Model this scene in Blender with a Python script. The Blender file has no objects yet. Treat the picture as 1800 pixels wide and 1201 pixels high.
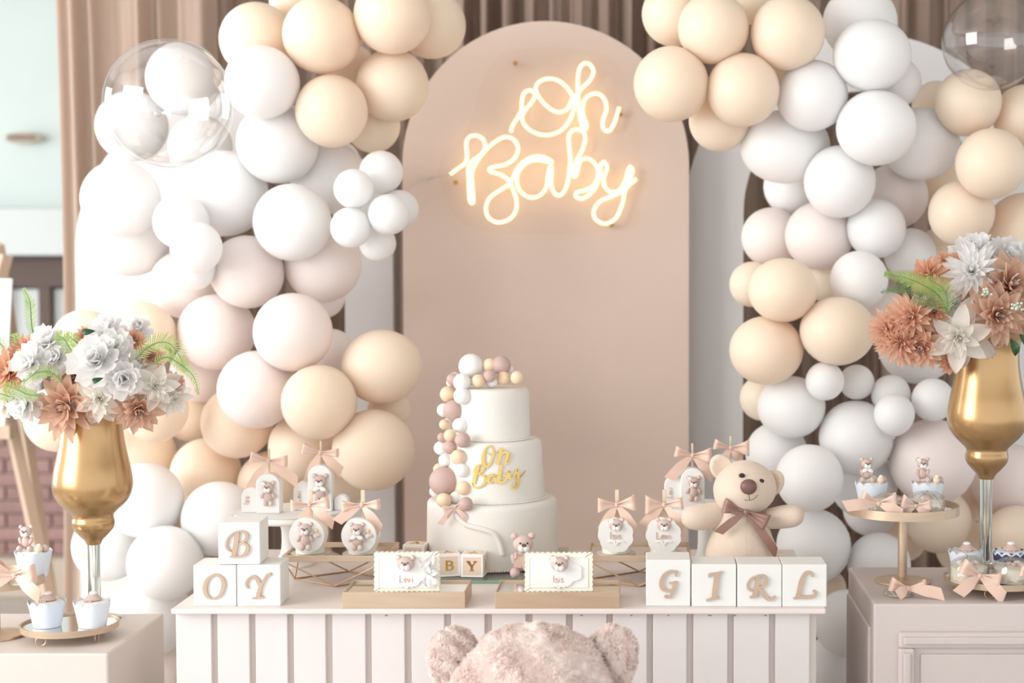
import bpy, bmesh, math, random
from mathutils import Vector, Matrix, Euler
random.seed(7)
PI = math.pi
SC = bpy.context.scene
COL = SC.collection

# ------------------------------------------------------------------ camera
F = 2750.0                      # focal length in pixels of the 1800 px wide frame
D = 2.865                       # distance from the lens to the front edge of the dessert table
U0, V0 = 1130.0, 600.5          # where the optical axis meets the frame
PITCH = math.radians(2.61)
CX, CZ = 0.2646, 1.42
cam = bpy.data.cameras.new('camera')
camo = bpy.data.objects.new('camera', cam)
COL.objects.link(camo)
camo.location = (CX, -D, CZ)
camo.rotation_euler = (PI / 2 - PITCH, 0, 0)
cam.sensor_width = 36.0
cam.lens = F / 1800.0 * 36.0
cam.shift_x = -(U0 - 900.0) / 1800.0
cam.clip_start = 0.05
cam.clip_end = 60
cam.dof.use_dof = True
cam.dof.focus_distance = 3.05
cam.dof.aperture_fstop = 2.6
SC.camera = camo

# ------------------------------------------------------------------ light
w = bpy.data.worlds.new('soft_daylight')
SC.world = w
w.use_nodes = True
bg = w.node_tree.nodes['Background']
bg.inputs['Color'].default_value = (0.97, 0.985, 1.0, 1)
bg.inputs['Strength'].default_value = 1.12


def area(name, loc, aim, sx, sy, power, col):
    l = bpy.data.lights.new(name, 'AREA')
    l.shape = 'RECTANGLE'
    l.size = sx
    l.size_y = sy
    l.energy = power
    l.color = col
    o = bpy.data.objects.new(name, l)
    COL.objects.link(o)
    o.location = loc
    o.rotation_euler = (Vector(aim) - Vector(loc)).to_track_quat('-Z', 'Y').to_euler()
    return o


area('window_light', (-3.3, -1.7, 2.0), (-0.3, 0.8, 1.3), 2.4, 2.2, 95, (1.0, 0.985, 0.96))
area('side_window_light', (-4.2, 1.9, 1.7), (-1.2, 1.6, 1.3), 1.6, 2.0, 40, (0.97, 0.99, 1.0))

vs = SC.view_settings
vs.view_transform = 'Standard'
vs.look = 'None'
vs.gamma = 1.0
vs.use_curve_mapping = False
vs.exposure = 0.36


# ------------------------------------------------------------------ picture geometry
def at(u, v, Y):
    """world point at depth Y that the lens sees at pixel (u, v) of the 1800x1201 frame"""
    a = (u - U0) / F
    b = -(v - V0) / F
    dy = math.cos(PITCH) + b * math.sin(PITCH)
    dz = b * math.cos(PITCH) - math.sin(PITCH)
    t = (Y + D) / dy
    return Vector((CX + a * t, Y, CZ + dz * t))


def px(Y):
    return (Y + D) / F


# ------------------------------------------------------------------ materials
def lin(c):
    c = c / 255.0
    return c / 12.92 if c <= 0.04045 else ((c + 0.055) / 1.055) ** 2.4


def rgb(c):
    return (lin(c[0]), lin(c[1]), lin(c[2]), 1)


M = {}


def mat(name, col, rough=0.5, metal=0.0, vary=0.0, scale=30.0, bump=0.0, sheen=0.0, coat=0.0, spec=0.5, transl=0.0, sss=0.0,
        obj_vary=0.0, stretch=None):
    m = bpy.data.materials.new(name)
    m.use_nodes = True
    nt = m.node_tree
    b = nt.nodes['Principled BSDF']
    b.inputs['Base Color'].default_value = rgb(col)
    b.inputs['Roughness'].default_value = rough
    b.inputs['Metallic'].default_value = metal
    b.inputs['Specular IOR Level'].default_value = spec
    if coat:
        b.inputs['Coat Weight'].default_value = coat
        b.inputs['Coat Roughness'].default_value = 0.15
    if sheen:
        b.inputs['Sheen Weight'].default_value = sheen
        b.inputs['Sheen Roughness'].default_value = 0.5
    if sss:
        b.inputs['Subsurface Weight'].default_value = sss
        b.inputs['Subsurface Radius'].default_value = (1, .95, .92)
        b.inputs['Subsurface Scale'].default_value = 0.12
    last = None
    if vary or bump:
        tc = nt.nodes.new('ShaderNodeTexCoord')
        mp = nt.nodes.new('ShaderNodeMapping')
        if stretch:
            mp.inputs['Scale'].default_value = stretch
        nz = nt.nodes.new('ShaderNodeTexNoise')
        nz.inputs['Scale'].default_value = scale
        nz.inputs['Detail'].default_value = 4
        nt.links.new(tc.outputs['Object'], mp.inputs['Vector'])
        nt.links.new(mp.outputs['Vector'], nz.inputs['Vector'])
        if vary:
            mx = nt.nodes.new('ShaderNodeMix')
            mx.data_type = 'RGBA'
            mx.inputs[6].default_value = rgb([max(0, c * (1 - vary)) for c in col])
            mx.inputs[7].default_value = rgb([min(255, c * (1 + vary)) for c in col])
            nt.links.new(nz.outputs['Fac'], mx.inputs[0])
            last = mx.outputs[2]
        if bump:
            bp = nt.nodes.new('ShaderNodeBump')
            bp.inputs['Strength'].default_value = bump
            bp.inputs['Distance'].default_value = 0.004
            nt.links.new(nz.outputs['Fac'], bp.inputs['Height'])
            nt.links.new(bp.outputs['Normal'], b.inputs['Normal'])
    if obj_vary:
        oi = nt.nodes.new('ShaderNodeObjectInfo')
        mr = nt.nodes.new('ShaderNodeMapRange')
        mr.inputs['To Min'].default_value = 1 - obj_vary
        mr.inputs['To Max'].default_value = 1 + obj_vary * 0.6
        hs = nt.nodes.new('ShaderNodeHueSaturation')
        hs.inputs['Color'].default_value = rgb(col)
        nt.links.new(oi.outputs['Random'], mr.inputs['Value'])
        nt.links.new(mr.outputs['Result'], hs.inputs['Value'])
        if last:
            nt.links.new(last, hs.inputs['Color'])
        last = hs.outputs['Color']
    if last:
        nt.links.new(last, b.inputs['Base Color'])
    if transl:
        tr = nt.nodes.new('ShaderNodeBsdfTranslucent')
        tr.inputs['Color'].default_value = rgb(col)
        if last:
            nt.links.new(last, tr.inputs['Color'])
        ms = nt.nodes.new('ShaderNodeMixShader')
        ms.inputs[0].default_value = transl
        nt.links.new(b.outputs[0], ms.inputs[1])
        nt.links.new(tr.outputs[0], ms.inputs[2])
        nt.links.new(ms.outputs[0], nt.nodes['Material Output'].inputs['Surface'])
    M[name] = m
    return m


def clear_mat(name, tint=(250, 250, 250), gloss=0.10, edge=0.5, rough=0.03):
    """a thin clear film: see-through with a sheen that grows towards grazing angles"""
    m = bpy.data.materials.new(name)
    m.use_nodes = True
    nt = m.node_tree
    nt.nodes.remove(nt.nodes['Principled BSDF'])
    tr = nt.nodes.new('ShaderNodeBsdfTransparent')
    tr.inputs['Color'].default_value = rgb(tint)
    gl = nt.nodes.new('ShaderNodeBsdfGlossy')
    gl.inputs['Roughness'].default_value = rough
    lw = nt.nodes.new('ShaderNodeLayerWeight')
    lw.inputs['Blend'].default_value = 0.25
    mr = nt.nodes.new('ShaderNodeMapRange')
    mr.inputs['To Min'].default_value = gloss
    mr.inputs['To Max'].default_value = edge
    nt.links.new(lw.outputs['Facing'], mr.inputs['Value'])
    ms = nt.nodes.new('ShaderNodeMixShader')
    nt.links.new(mr.outputs['Result'], ms.inputs[0])
    nt.links.new(tr.outputs[0], ms.inputs[1])
    nt.links.new(gl.outputs[0], ms.inputs[2])
    nt.links.new(ms.outputs[0], nt.nodes['Material Output'].inputs['Surface'])
    M[name] = m


def glass_mat(name, col, ior=1.45):
    m = mat(name, col, 0.02)
    m.node_tree.nodes['Principled BSDF'].inputs['Transmission Weight'].default_value = 1.0
    m.node_tree.nodes['Principled BSDF'].inputs['IOR'].default_value = ior


def glow_mat(name, col, strength):
    m = mat(name, col, 0.4)
    b = m.node_tree.nodes['Principled BSDF']
    b.inputs['Emission Color'].default_value = rgb(col)
    b.inputs['Emission Strength'].default_value = strength


# balloons
mat('balloon_white', (246, 246, 246), 0.5, coat=0.04, sss=1.0)
mat('balloon_peach', (251, 222, 201), 0.5, coat=0.04, sss=1.0, obj_vary=0.02)
mat('balloon_blush', (242, 229, 225), 0.5, coat=0.04, sss=1.0, obj_vary=0.02)
clear_mat('balloon_clear', (252, 251, 251), 0.11, 0.6)
# room
mat('floor', (196, 188, 182), 0.45, vary=0.05, scale=6)
mat('plaster', (216, 222, 222), 0.8, vary=0.02, scale=3)
mat('plaster_cool', (214, 226, 224), 0.8, vary=0.02, scale=3)
mat('brick', (172, 138, 134), 0.85, vary=0.12, scale=25, bump=0.4, obj_vary=0.14)
mat('mortar', (208, 194, 190), 0.9, vary=0.08, scale=40)
mat('dark_frame', (96, 78, 72), 0.6)
mat('concrete', (205, 192, 176), 0.8, vary=0.05, scale=8)
mat('curtain', (208, 186, 171), 0.85, vary=0.06, scale=8, transl=0.35, stretch=(30, 30, 1))
mat('curtain_shaded', (182, 160, 147), 0.85, vary=0.06, scale=8, transl=0.3, stretch=(30, 30, 1))  # same cloth, missing backlight painted in as a darker, greyer colour
mat('ceiling', (228, 226, 222), 0.85, vary=0.01, scale=3)
mat('panel_tan', (231, 210, 197), 0.62, vary=0.02, scale=4, bump=0.03)
mat('panel_white', (232, 232, 232), 0.6, vary=0.01, scale=4)
mat('easel_wood', (214, 188, 164), 0.6, vary=0.1, scale=20, stretch=(1, 1, 0.1))
mat('sign_white', (246, 246, 246), 0.5)
# furniture
mat('table_paint', (226, 220, 219), 0.5, vary=0.025, scale=9, bump=0.05)
mat('table_top_paint', (232, 222, 218), 0.42, vary=0.025, scale=7, bump=0.04)
mat('groove_paint', (222, 212, 206), 0.6)
mat('cabinet_paint', (212, 201, 197), 0.5, vary=0.03, scale=7, bump=0.05)
mat('cabinet_light', (216, 206, 199), 0.45, vary=0.03, scale=7, bump=0.05)
mat('chip', (120, 104, 96), 0.8)
# metals
mat('gold', (206, 166, 92), 0.26, 1.0, vary=0.08, scale=5)
mat('gold_paint', (188, 152, 104), 0.26, 0.7, vary=0.10, scale=6, coat=0.5)
mat('gold_brushed', (210, 188, 164), 0.42, 0.75, vary=0.06, scale=14, stretch=(1, 8, 8))
mat('gold_wire', (208, 174, 140), 0.35, 0.7)
mat('gold_foil', (216, 186, 116), 0.2, 1.0)
mat('wire_dark', (120, 104, 88), 0.4, 0.9)
mat('mirror', (226, 224, 220), 0.06, 1.0)
glass_mat('glass', (240, 250, 246))
glass_mat('glass_green', (196, 226, 212))
clear_mat('acrylic', (254, 253, 252), 0.008, 0.06)
clear_mat('glass_board', (240, 247, 243), 0.10, 0.5)
mat('glass_edge', (130, 176, 155), 0.15)
clear_mat('cellophane', (252, 251, 250), 0.10, 0.55, 0.08)
# sweets
mat('fondant_white', (240, 239, 236), 0.45, vary=0.008, scale=20, coat=0.05)
mat('cake_cream', (236, 232, 225), 0.5, vary=0.01, scale=8)
mat('pearl', (244, 240, 234), 0.22, coat=0.5)
mat('ball_white', (246, 244, 242), 0.5, vary=0.01, scale=30)
mat('ball_peach', (240, 214, 184), 0.5, vary=0.02, scale=60)
mat('ball_taupe', (200, 172, 164), 0.55, vary=0.02, scale=60)
mat('chocolate_white', (240, 234, 218), 0.35, vary=0.015, scale=30, coat=0.1)
mat('biscuit', (246, 241, 224), 0.6, vary=0.02, scale=40, bump=0.1)
mat('bear_fondant', (208, 184, 175), 0.55, vary=0.03, scale=120)
mat('bear_fondant_light', (226, 206, 197), 0.55)
mat('bear_rose', (222, 194, 188), 0.6, vary=0.03, scale=160, bump=0.15)
mat('bear_nose', (120, 88, 82), 0.4)
mat('bear_eye', (48, 40, 40), 0.25)
mat('name_tan', (212, 174, 152), 0.5)
mat('card_silver', (214, 208, 200), 0.3, 0.3)
mat('wrapper', (230, 239, 250), 0.6)
mat('wrapper_navy', (66, 70, 104), 0.6)
mat('frosting', (242, 242, 240), 0.5)
mat('stick', (228, 208, 186), 0.6, vary=0.05, scale=40)
mat('satin', (236, 204, 186), 0.3, sheen=0.4, vary=0.02, scale=40, transl=0.1)
mat('satin_brown', (150, 112, 100), 0.3, sheen=0.4)
mat('satin_cake', (240, 212, 200), 0.45, transl=0.2)
mat('rose_tissue', (232, 200, 184), 0.7)
# blocks
mat('block_white', (236, 236, 233), 0.5, vary=0.008, scale=20)
mat('block_letter', (196, 172, 152), 0.55, vary=0.05, scale=40)
mat('mini_cube', (250, 246, 244), 0.5)
mat('mini_face', (236, 214, 196), 0.5)
# plush
mat('plush_cream', (225, 206, 188), 0.85, sheen=0.3, vary=0.03, scale=220, bump=0.12)
mat('plush_pink', (247, 232, 225), 0.9, sheen=0.5, vary=0.01, scale=30, bump=0.2)
mat('plush_fur', (252, 240, 235), 0.9, sheen=0.3, transl=0.4)
mat('thread', (110, 84, 74), 0.7)
# flowers
for n, c in dict(white=(254, 253, 252), cream=(253, 247, 241), tan=(236, 205, 184), terracotta=(239, 198, 172), salmon=(243, 208, 186)).items():
    mat('petal_' + n, c, 0.6, vary=0.03, scale=25, transl=0.5, obj_vary=0.04)
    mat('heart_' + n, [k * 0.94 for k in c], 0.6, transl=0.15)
mat('fern', (160, 188, 108), 0.5, transl=0.3, vary=0.15, scale=20)
mat('fern_dark', (116, 152, 100), 0.5, transl=0.25, vary=0.15, scale=20)
mat('leaf', (62, 98, 66), 0.5, transl=0.2)
mat('stem', (96, 120, 80), 0.6)
mat('bud', (206, 222, 204), 0.5)
glow_mat('neon', (255, 234, 184), 1.15)
mat('cable', (216, 204, 196), 0.5)


# ------------------------------------------------------------------ mesh helpers
def cat_rom(pts, n=6, closed=False):
    out = []
    N = len(pts)
    dim = len(pts[0])
    segs = N if closed else N - 1
    for i in range(segs):
        if closed:
            p = [pts[(i + k) % N] for k in (-1, 0, 1, 2)]
        else:
            p = [pts[max(0, i - 1)], pts[i], pts[i + 1], pts[min(N - 1, i + 2)]]
        for s in range(n):
            t = s / n
            out.append(tuple(0.5 * (2 * p[1][k] + (p[2][k] - p[0][k]) * t + (2 * p[0][k] - 5 * p[1][k] + 4 * p[2][k] - p[3][k]) * t * t +
                                    (3 * p[1][k] - p[0][k] - 3 * p[2][k] + p[3][k]) * t ** 3) for k in range(dim)))
    if not closed:
        out.append(tuple(pts[-1]))
    return out


class MB:
    def __init__(s):
        s.v = []
        s.f = []

    def add(s, vs, fs):
        b = len(s.v)
        s.v += [tuple(x) for x in vs]
        s.f += [tuple(i + b for i in f) for f in fs]
        return s

    def box(s, x0, x1, y0, y1, z0, z1):
        vs = [(x, y, z) for z in (z0, z1) for y in (y0, y1) for x in (x0, x1)]
        return s.add(vs, [(0, 2, 3, 1), (4, 5, 7, 6), (0, 1, 5, 4), (2, 6, 7, 3), (0, 4, 6, 2), (1, 3, 7, 5)])

    def ell(s, c, r, nu=16, nv=10, rot=None, fn=None):
        if not hasattr(r, '__len__'):
            r = (r, r, r)
        vs = []
        for j in range(nv + 1):
            th = PI * j / nv
            for i in range(nu):
                ph = 2 * PI * i / nu
                p = Vector((math.sin(th) * math.cos(ph), math.sin(th) * math.sin(ph), math.cos(th)))
                if fn:
                    p = fn(p)
                p = Vector((p.x * r[0], p.y * r[1], p.z * r[2]))
                if rot:
                    p = rot @ p
                vs.append(p + Vector(c))
                if j in (0, nv):
                    break
        fs = []

        def ix(j, i):
            if j == 0:
                return 0
            if j == nv:
                return 1 + (nv - 1) * nu
            return 1 + (j - 1) * nu + i % nu
        for j in range(nv):
            for i in range(nu):
                q = [ix(j, i), ix(j + 1, i), ix(j + 1, i + 1), ix(j, i + 1)]
                q2 = []
                for k in q:
                    if k not in q2:
                        q2.append(k)
                fs.append(tuple(q2))
        return s.add(vs, fs)

    def lathe(s, prof, n=32, c=(0, 0, 0), wob=None):
        vs = []
        for k, (r, z) in enumerate(prof):
            for i in range(n):
                a = 2 * PI * i / n
                rr, zz = (r, z) if not wob else wob(r, z, a, k)
                vs.append((c[0] + rr * math.cos(a), c[1] + rr * math.sin(a), c[2] + zz))
        fs = []
        for k in range(len(prof) - 1):
            for i in range(n):
                fs.append((k * n + i, k * n + (i + 1) % n, (k + 1) * n + (i + 1) % n, (k + 1) * n + i))
        if prof[0][0] > 1e-6:
            fs.append(tuple(range(n))[::-1])
        if prof[-1][0] > 1e-6:
            fs.append(tuple((len(prof) - 1) * n + i for i in range(n)))
        return s.add(vs, fs)

    def open_lathe(s, prof, n=32, c=(0, 0, 0), wob=None):
        k0 = len(s.f)
        s.lathe(prof, n, c, wob)
        s.f = [f for i, f in enumerate(s.f) if i < k0 or len(f) <= 4]
        return s

    def tube(s, pts, r, n=8, closed=False):
        pts = [Vector(p) for p in pts]
        N = len(pts)
        vs = []
        prev = None
        for i, p in enumerate(pts):
            if closed:
                t = pts[(i + 1) % N] - pts[i - 1]
            else:
                t = pts[min(N - 1, i + 1)] - pts[max(0, i - 1)]
            if t.length < 1e-9:
                t = Vector((0, 0, 1))
            t.normalize()
            if prev is None:
                a = Vector((0, 1, 0)) if abs(t.y) < 0.9 else Vector((1, 0, 0))
            else:
                a = prev
            x = (a - t * a.dot(t)).normalized()
            prev = x
            y = t.cross(x)
            rr = r[i] if hasattr(r, '__len__') else r
            for k in range(n):
                an = 2 * PI * k / n
                vs.append(p + (x * math.cos(an) + y * math.sin(an)) * rr)
        fs = []
        for i in range(N if closed else N - 1):
            j = (i + 1) % N
            for k in range(n):
                fs.append((i * n + k, i * n + (k + 1) % n, j * n + (k + 1) % n, j * n + k))
        if not closed:
            fs.append(tuple(range(n))[::-1])
            fs.append(tuple((N - 1) * n + k for k in range(n)))
        return s.add(vs, fs)

    def stroke(s, pts, y0, y1, smooth=5, fn=None, closed=False):
        """a flat pen stroke of changing width in the x-z plane, from y0 (front) to y1 (back)"""
        P = cat_rom(pts, smooth, closed)
        N = len(P)
        fr = []
        for i in range(N):
            a = P[i - 1] if (closed or i > 0) else P[0]
            b = P[(i + 1) % N] if (closed or i < N - 1) else P[-1]
            tx, tz = b[0] - a[0], b[1] - a[1]
            L = math.hypot(tx, tz) or 1
            nx, nz = -tz / L, tx / L
            w = P[i][2] / 2
            fr.append((P[i][0] + nx * w, P[i][1] + nz * w))
            fr.append((P[i][0] - nx * w, P[i][1] - nz * w))
        vs = [(x, y0, z) for x, z in fr] + [(x, y1, z) for x, z in fr]
        if fn:
            vs = [fn(p) for p in vs]
        o = len(fr)
        fs = []
        for i in range(N if closed else N - 1):
            a, b, c, d = 2 * i, 2 * i + 1, (2 * i + 3) % o, (2 * i + 2) % o
            fs += [(a, b, c, d), (o + d, o + c, o + b, o + a), (a, d, o + d, o + a), (b, o + b, o + c, c)]
        if not closed:
            fs += [(0, o, o + 1, 1), (o - 2, o - 1, 2 * o - 1, 2 * o - 2)]
        return s.add(vs, fs)

    def grid(s, fn, nu, nv):
        vs = [fn(i / nu, j / nv) for j in range(nv + 1) for i in range(nu + 1)]
        fs = [(j * (nu + 1) + i, j * (nu + 1) + i + 1, (j + 1) * (nu + 1) + i + 1, (j + 1) * (nu + 1) + i) for j in range(nv) for i in range(nu)]
        return s.add(vs, fs)

    def outline(s, pts, y0, y1, fn=None):
        """a solid slab: closed outline in the x-z plane with thickness along y"""
        n = len(pts)
        vs = [(x, y0, z) for x, z in pts] + [(x, y1, z) for x, z in pts]
        if fn:
            vs = [fn(p) for p in vs]
        fs = [tuple(range(n)), tuple(range(2 * n - 1, n - 1, -1))]
        for i in range(n):
            j = (i + 1) % n
            fs.append((i, i + n, j + n, j))
        return s.add(vs, fs)

    def mesh(s, name, m, smooth=True, angle=40):
        me = bpy.data.meshes.new(name)
        me.from_pydata(s.v, [], s.f)
        bm = bmesh.new()
        bm.from_mesh(me)
        bmesh.ops.recalc_face_normals(bm, faces=bm.faces)
        bm.to_mesh(me)
        bm.free()
        if smooth:
            me.polygons.foreach_set('use_smooth', [True] * len(me.polygons))
            me.set_sharp_from_angle(angle=math.radians(angle))
        me.materials.append(M[m])
        return me

    def build(s, name, m, parent=None, loc=(0, 0, 0), rot=None, smooth=True, angle=40, bevel=0, label=None):
        return link(name, s.mesh(name, m, smooth, angle), parent, loc, rot, bevel, label)


def link(name, me, parent=None, loc=(0, 0, 0), rot=None, bevel=0, label=None, scale=None):
    o = bpy.data.objects.new(name, me)
    COL.objects.link(o)
    o.parent = parent
    o.location = loc
    if rot:
        o.rotation_euler = rot
    if scale:
        o.scale = scale
    if bevel:
        b = o.modifiers.new('rounded_edges', 'BEVEL')
        b.width = bevel
        b.segments = 2
        b.limit_method = 'ANGLE'
    if label:
        o['label'] = label
    return o


def tag(o, label, cat, group=None, kind=None):
    o['label'] = label
    o['category'] = cat
    if group:
        o['group'] = group
    if kind:
        o['kind'] = kind
    return o


def struct(o, label=None, cat=None):
    o['kind'] = 'structure'
    if label:
        o['label'] = label
        o['category'] = cat
    return o


def thing(name, label, cat, loc=(0, 0, 0), rot=(0, 0, 0), group=None):
    o = bpy.data.objects.new(name, None)
    o.empty_display_size = 0.02
    COL.objects.link(o)
    o.location = loc
    o.rotation_euler = rot
    return tag(o, label, cat, group)


_ball = {}


def ball(name, parent, c, r, m, rot=None, fine=False):
    """a small rounded piece; alike ones share one mesh"""
    k = (m, fine)
    if k not in _ball:
        _ball[k] = MB().ell((0, 0, 0), 1, 28 if fine else 14, 18 if fine else 9).mesh('rounded_piece', m)
    if not hasattr(r, '__len__'):
        r = (r, r, r)
    return link(name, _ball[k], parent, c, rot, scale=r)


# ================================================================== the place
struct(MB().box(-9, 9, -4, 9, -0.05, 0).build('floor', 'floor', smooth=False))
struct(MB().box(-9, 9, -5, 4.1, 3.05, 3.15).build('ceiling', 'ceiling', smooth=False))
WY = 3.95                        # the far wall at the left
struct(MB().box(-9, 6, WY + 0.1, WY + 0.3, 0, 4).build('wall_back', 'plaster_cool', smooth=False))


def far(u, v, Y=WY):
    return at(u, v, Y)


p0, p1 = far(-260, 368), far(260, 450)
struct(MB().box(p0.x, p1.x, WY - 0.12, WY + 0.1, p1.z, p0.z).build('trim_1', 'plaster', bevel=0.01, smooth=False))
# dark framed window under the soffit
wz1, wz0 = far(0, 452).z, far(0, 742).z
wf = MB().box(far(-260, 0).x, far(260, 0).x, WY + 0.0, WY + 0.1, wz1 - 0.13, wz1).build('window_1', 'dark_frame', smooth=False)
struct(wf)
for k in range(7):
    x = far(-230 + k * 75, 0).x
    MB().box(x - 0.025, x + 0.025, WY - 0.01, WY + 0.1, wz0, wz1 - 0.13).build('window_post', 'dark_frame', wf, smooth=False)
    MB().box(x + 0.027, x + 0.16, WY + 0.03, WY + 0.05, wz0 + 0.02, wz1 - 0.14).build('window_pane', 'plaster', wf, smooth=False)
MB().box(far(-260, 0).x, far(260, 0).x, WY - 0.06, WY + 0.1, wz0 - 0.02, wz0 + 0.02).build('window_sill', 'concrete', wf, smooth=False)
# brick dado, brick by brick
bz0 = 0.17
bw = MB().box(far(-260, 0).x, far(260, 0).x, WY + 0.02, WY + 0.1, bz0, wz0 - 0.02).build('wall_brick', 'mortar', smooth=False)
struct(bw)
bme = MB().box(-0.094, 0.094, -0.035, 0.02, -0.026, 0.026).mesh('brick', 'brick', False)
rows = int((wz0 - 0.03 - bz0) / 0.06)
for j in range(rows):
    for i in range(7):
        x = far(-250, 0).x + 0.1 + i * 0.2 + (0.1 if j % 2 else 0)
        o = link('brick', bme, bw, (x, WY + 0.03 + random.uniform(-.004, .004), bz0 + 0.035 + j * 0.06))
struct(MB().box(far(-260, 0).x, far(260, 0).x, WY - 0.1, WY + 0.1, 0, bz0).build('baseboard_back', 'concrete', smooth=False, bevel=0.008))
# dark oval vent on the pale wall
q = far(44, 243, WY + 0.06)
vt = thing('wall_vent', 'small dark oval vent high on the pale wall behind the curtain', 'vent', q)
MB().lathe([(0, 0), (.085, 0), (.085, .02), (.07, .035), (0, .035)], 24).build('vent_cover', 'concrete', vt, rot=(PI / 2, 0, 0)).scale = (1, .3, 1)
for k in (-1, 0, 1):
    MB().box(-.06, .06, -.041, -.034, k * .009 - .002, k * .009 + .002).build('slat', 'chip', vt, smooth=False)

# easel with a white board, cut by the left edge of the view
ez = thing('easel', 'pale wooden easel carrying a white board behind the flower vase', 'easel', (at(-40, 0, 1.9).x, 1.9, 0))
ex = ez.location.x
for (u0, v0, u1, v1) in ((0, 745, 78, 1075), (-85, 745, -165, 1075)):
    a, b = at(u0 - (u1 - u0) * .9, v0 - (v1 - v0) * .9, 1.9), at(u1, v1, 1.9)
    b = a + (b - a) * (a.z / (a.z - b.z))
    b.z = 0.0
    a.y += 0.06
    MB().tube([(a.x - ex, a.y - 1.9 + .04, a.z), (b.x - ex, b.y - 1.9 + .04, 0.004)], .022, 4).build('leg', 'easel_wood', ez, smooth=False)
MB().tube([(0, .12, 1.5), (0, .6, .02)], .02, 4).build('leg', 'easel_wood', ez, smooth=False)
a, b = at(-200, 600, 1.85), at(16, 600, 1.85)
MB().box(a.x - ex, b.x - ex, -.06, -.03, at(0, 760, 1.85).z - .02, at(0, 760, 1.85).z + .02).build('ledge', 'easel_wood', ez, smooth=False)
bd = MB().outline([(at(-200, 490, 1.85).x, at(0, 490, 1.85).z), (at(22, 490, 1.85).x, at(0, 490, 1.85).z), (at(9, 752, 1.85).x, at(0, 752, 1.85).z), (at(-190, 752, 1.85).x, at(0, 752, 1.85).z)],
                  1.845, 1.855).build('sign_board', 'sign_white', smooth=False)
tag(bd, 'blank white board standing on the wooden easel at the left edge', 'board')


# ------------------------------------------------------------------ curtains
def curtain(u0, u1, Y, amp, fold, label, seed, flare=0.0, m='curtain_shaded'):
    r = random.Random(seed)
    a, b = at(u0, 300, Y).x, at(u1, 300, Y).x
    L = b - a
    ph = [r.uniform(0, 6.28) for _ in range(6)]
    fr = [fold * r.uniform(.75, 1.3) for _ in range(3)]

    def fn(s, t):
        x = s * L
        z = 2.9 * t
        k = 1 + .25 * math.sin(2 * z + ph[3])
        w = amp * (math.sin(x * fr[0] + ph[0] + .25 * math.sin(1.3 * z)) + .55 * math.sin(x * fr[1] * 1.7 + ph[1] + .3 * z) + .3 * math.sin(x * fr[2] * 2.9 + ph[2]))
        return (a + x + flare * (1 - s) * (math.sin(z * 1.1) * .6 - .2) + .2 * w * math.cos(x * fr[0]), Y + w * k, .01 + z)
    o = MB().grid(fn, max(60, int(L * 170)), 14).build('curtain', m, angle=180)
    return tag(o, label, 'curtain', 'brown sheer curtains behind the party backdrop')


curtain(88, 380, 1.72, .03, 48, 'pale brown sheer curtain at the left edge beside the bright wall', 3, .05, 'curtain')
curtain(362, 840, 1.94, .034, 66, 'brown sheer curtain behind the upper left peach balloons', 5)
curtain(790, 1195, 1.72, .034, 70, 'brown curtain coloured darker for lack of backlight, showing above the tan arched panel', 8)
curtain(1165, 1570, 1.94, .034, 66, 'brown curtain behind the right garland, glimpsed through the white arch', 12)
curtain(1540, 2050, 1.72, .034, 62, 'pleated brown curtain coloured greyer for lack of backlight, in the upper right corner', 15)


# ------------------------------------------------------------------ arched backdrop panels
def arch_pts(uL, uR, vTop, Y, n=40):
    a, b = at(uL, 400, Y), at(uR, 400, Y)
    R = (b.x - a.x) / 2
    zt = at((uL + uR) / 2, vTop, Y).z
    c = ((a.x + b.x) / 2, zt - R)
    pts = [(a.x, 0.0)]
    for i in range(n + 1):
        t = PI - PI * i / n
        pts.append((c[0] + R * math.cos(t), c[1] + R * math.sin(t)))
    pts.append((b.x, 0.0))
    return pts


PY = 1.30
pan = MB().outline(arch_pts(708, 1211, 37, PY), PY, PY + .03).build('arched_panel', 'panel_tan', smooth=True, angle=30)
tag(pan, 'tall tan arched backdrop panel carrying the neon sign', 'backdrop panel')


def hollow_arch(o, i, Y, label):
    A, B = arch_pts(*o, Y), arch_pts(*i, Y)
    n = len(A)
    vs = [(x, Y, z) for x, z in A] + [(x, Y, z) for x, z in B] + [(x, Y + .03, z) for x, z in A] + [(x, Y + .03, z) for x, z in B]
    fs = []
    for k in range(n - 1):
        fs += [(k, k + 1, n + k + 1, n + k), (2 * n + k, 3 * n + k, 3 * n + k + 1, 2 * n + k + 1), (k, 2 * n + k, 2 * n + k + 1, k + 1), (n + k, n + k + 1, 3 * n + k + 1, 3 * n + k)]
    fs += [(0, n, 3 * n, 2 * n), (n - 1, 3 * n - 1, 4 * n - 1, 2 * n - 1)]
    tag(MB().add(vs, fs).build('hollow_arch', 'panel_white', angle=30), label, 'backdrop panel', 'white hollow arches')


hollow_arch((131, 690, 165), (275, 605, 290), 1.42, 'white hollow arch behind the left balloon garland')
hollow_arch((1205, 1831, 58), (1307, 1729, 160), 1.42, 'white hollow arch behind the right balloon garland')


# ------------------------------------------------------------------ balloons
def balloon_mesh(name, m):
    """an inflated balloon, neck and rolled lip towards -Z"""
    prof = [(0.0, 1.0)]
    for j in range(1, 18):
        t = PI * j / 18.6
        r = math.sin(t)
        z = math.cos(t)
        if z < 0:
            z *= 1.08
            r *= 1 - .05 * z * z
        prof.append((r, z))
    prof += [(.045, -1.11), (.035, -1.16), (.06, -1.19), (.06, -1.21), (.0, -1.215)]
    return MB().lathe(prof, 36).mesh(name, m, angle=70)


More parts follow.
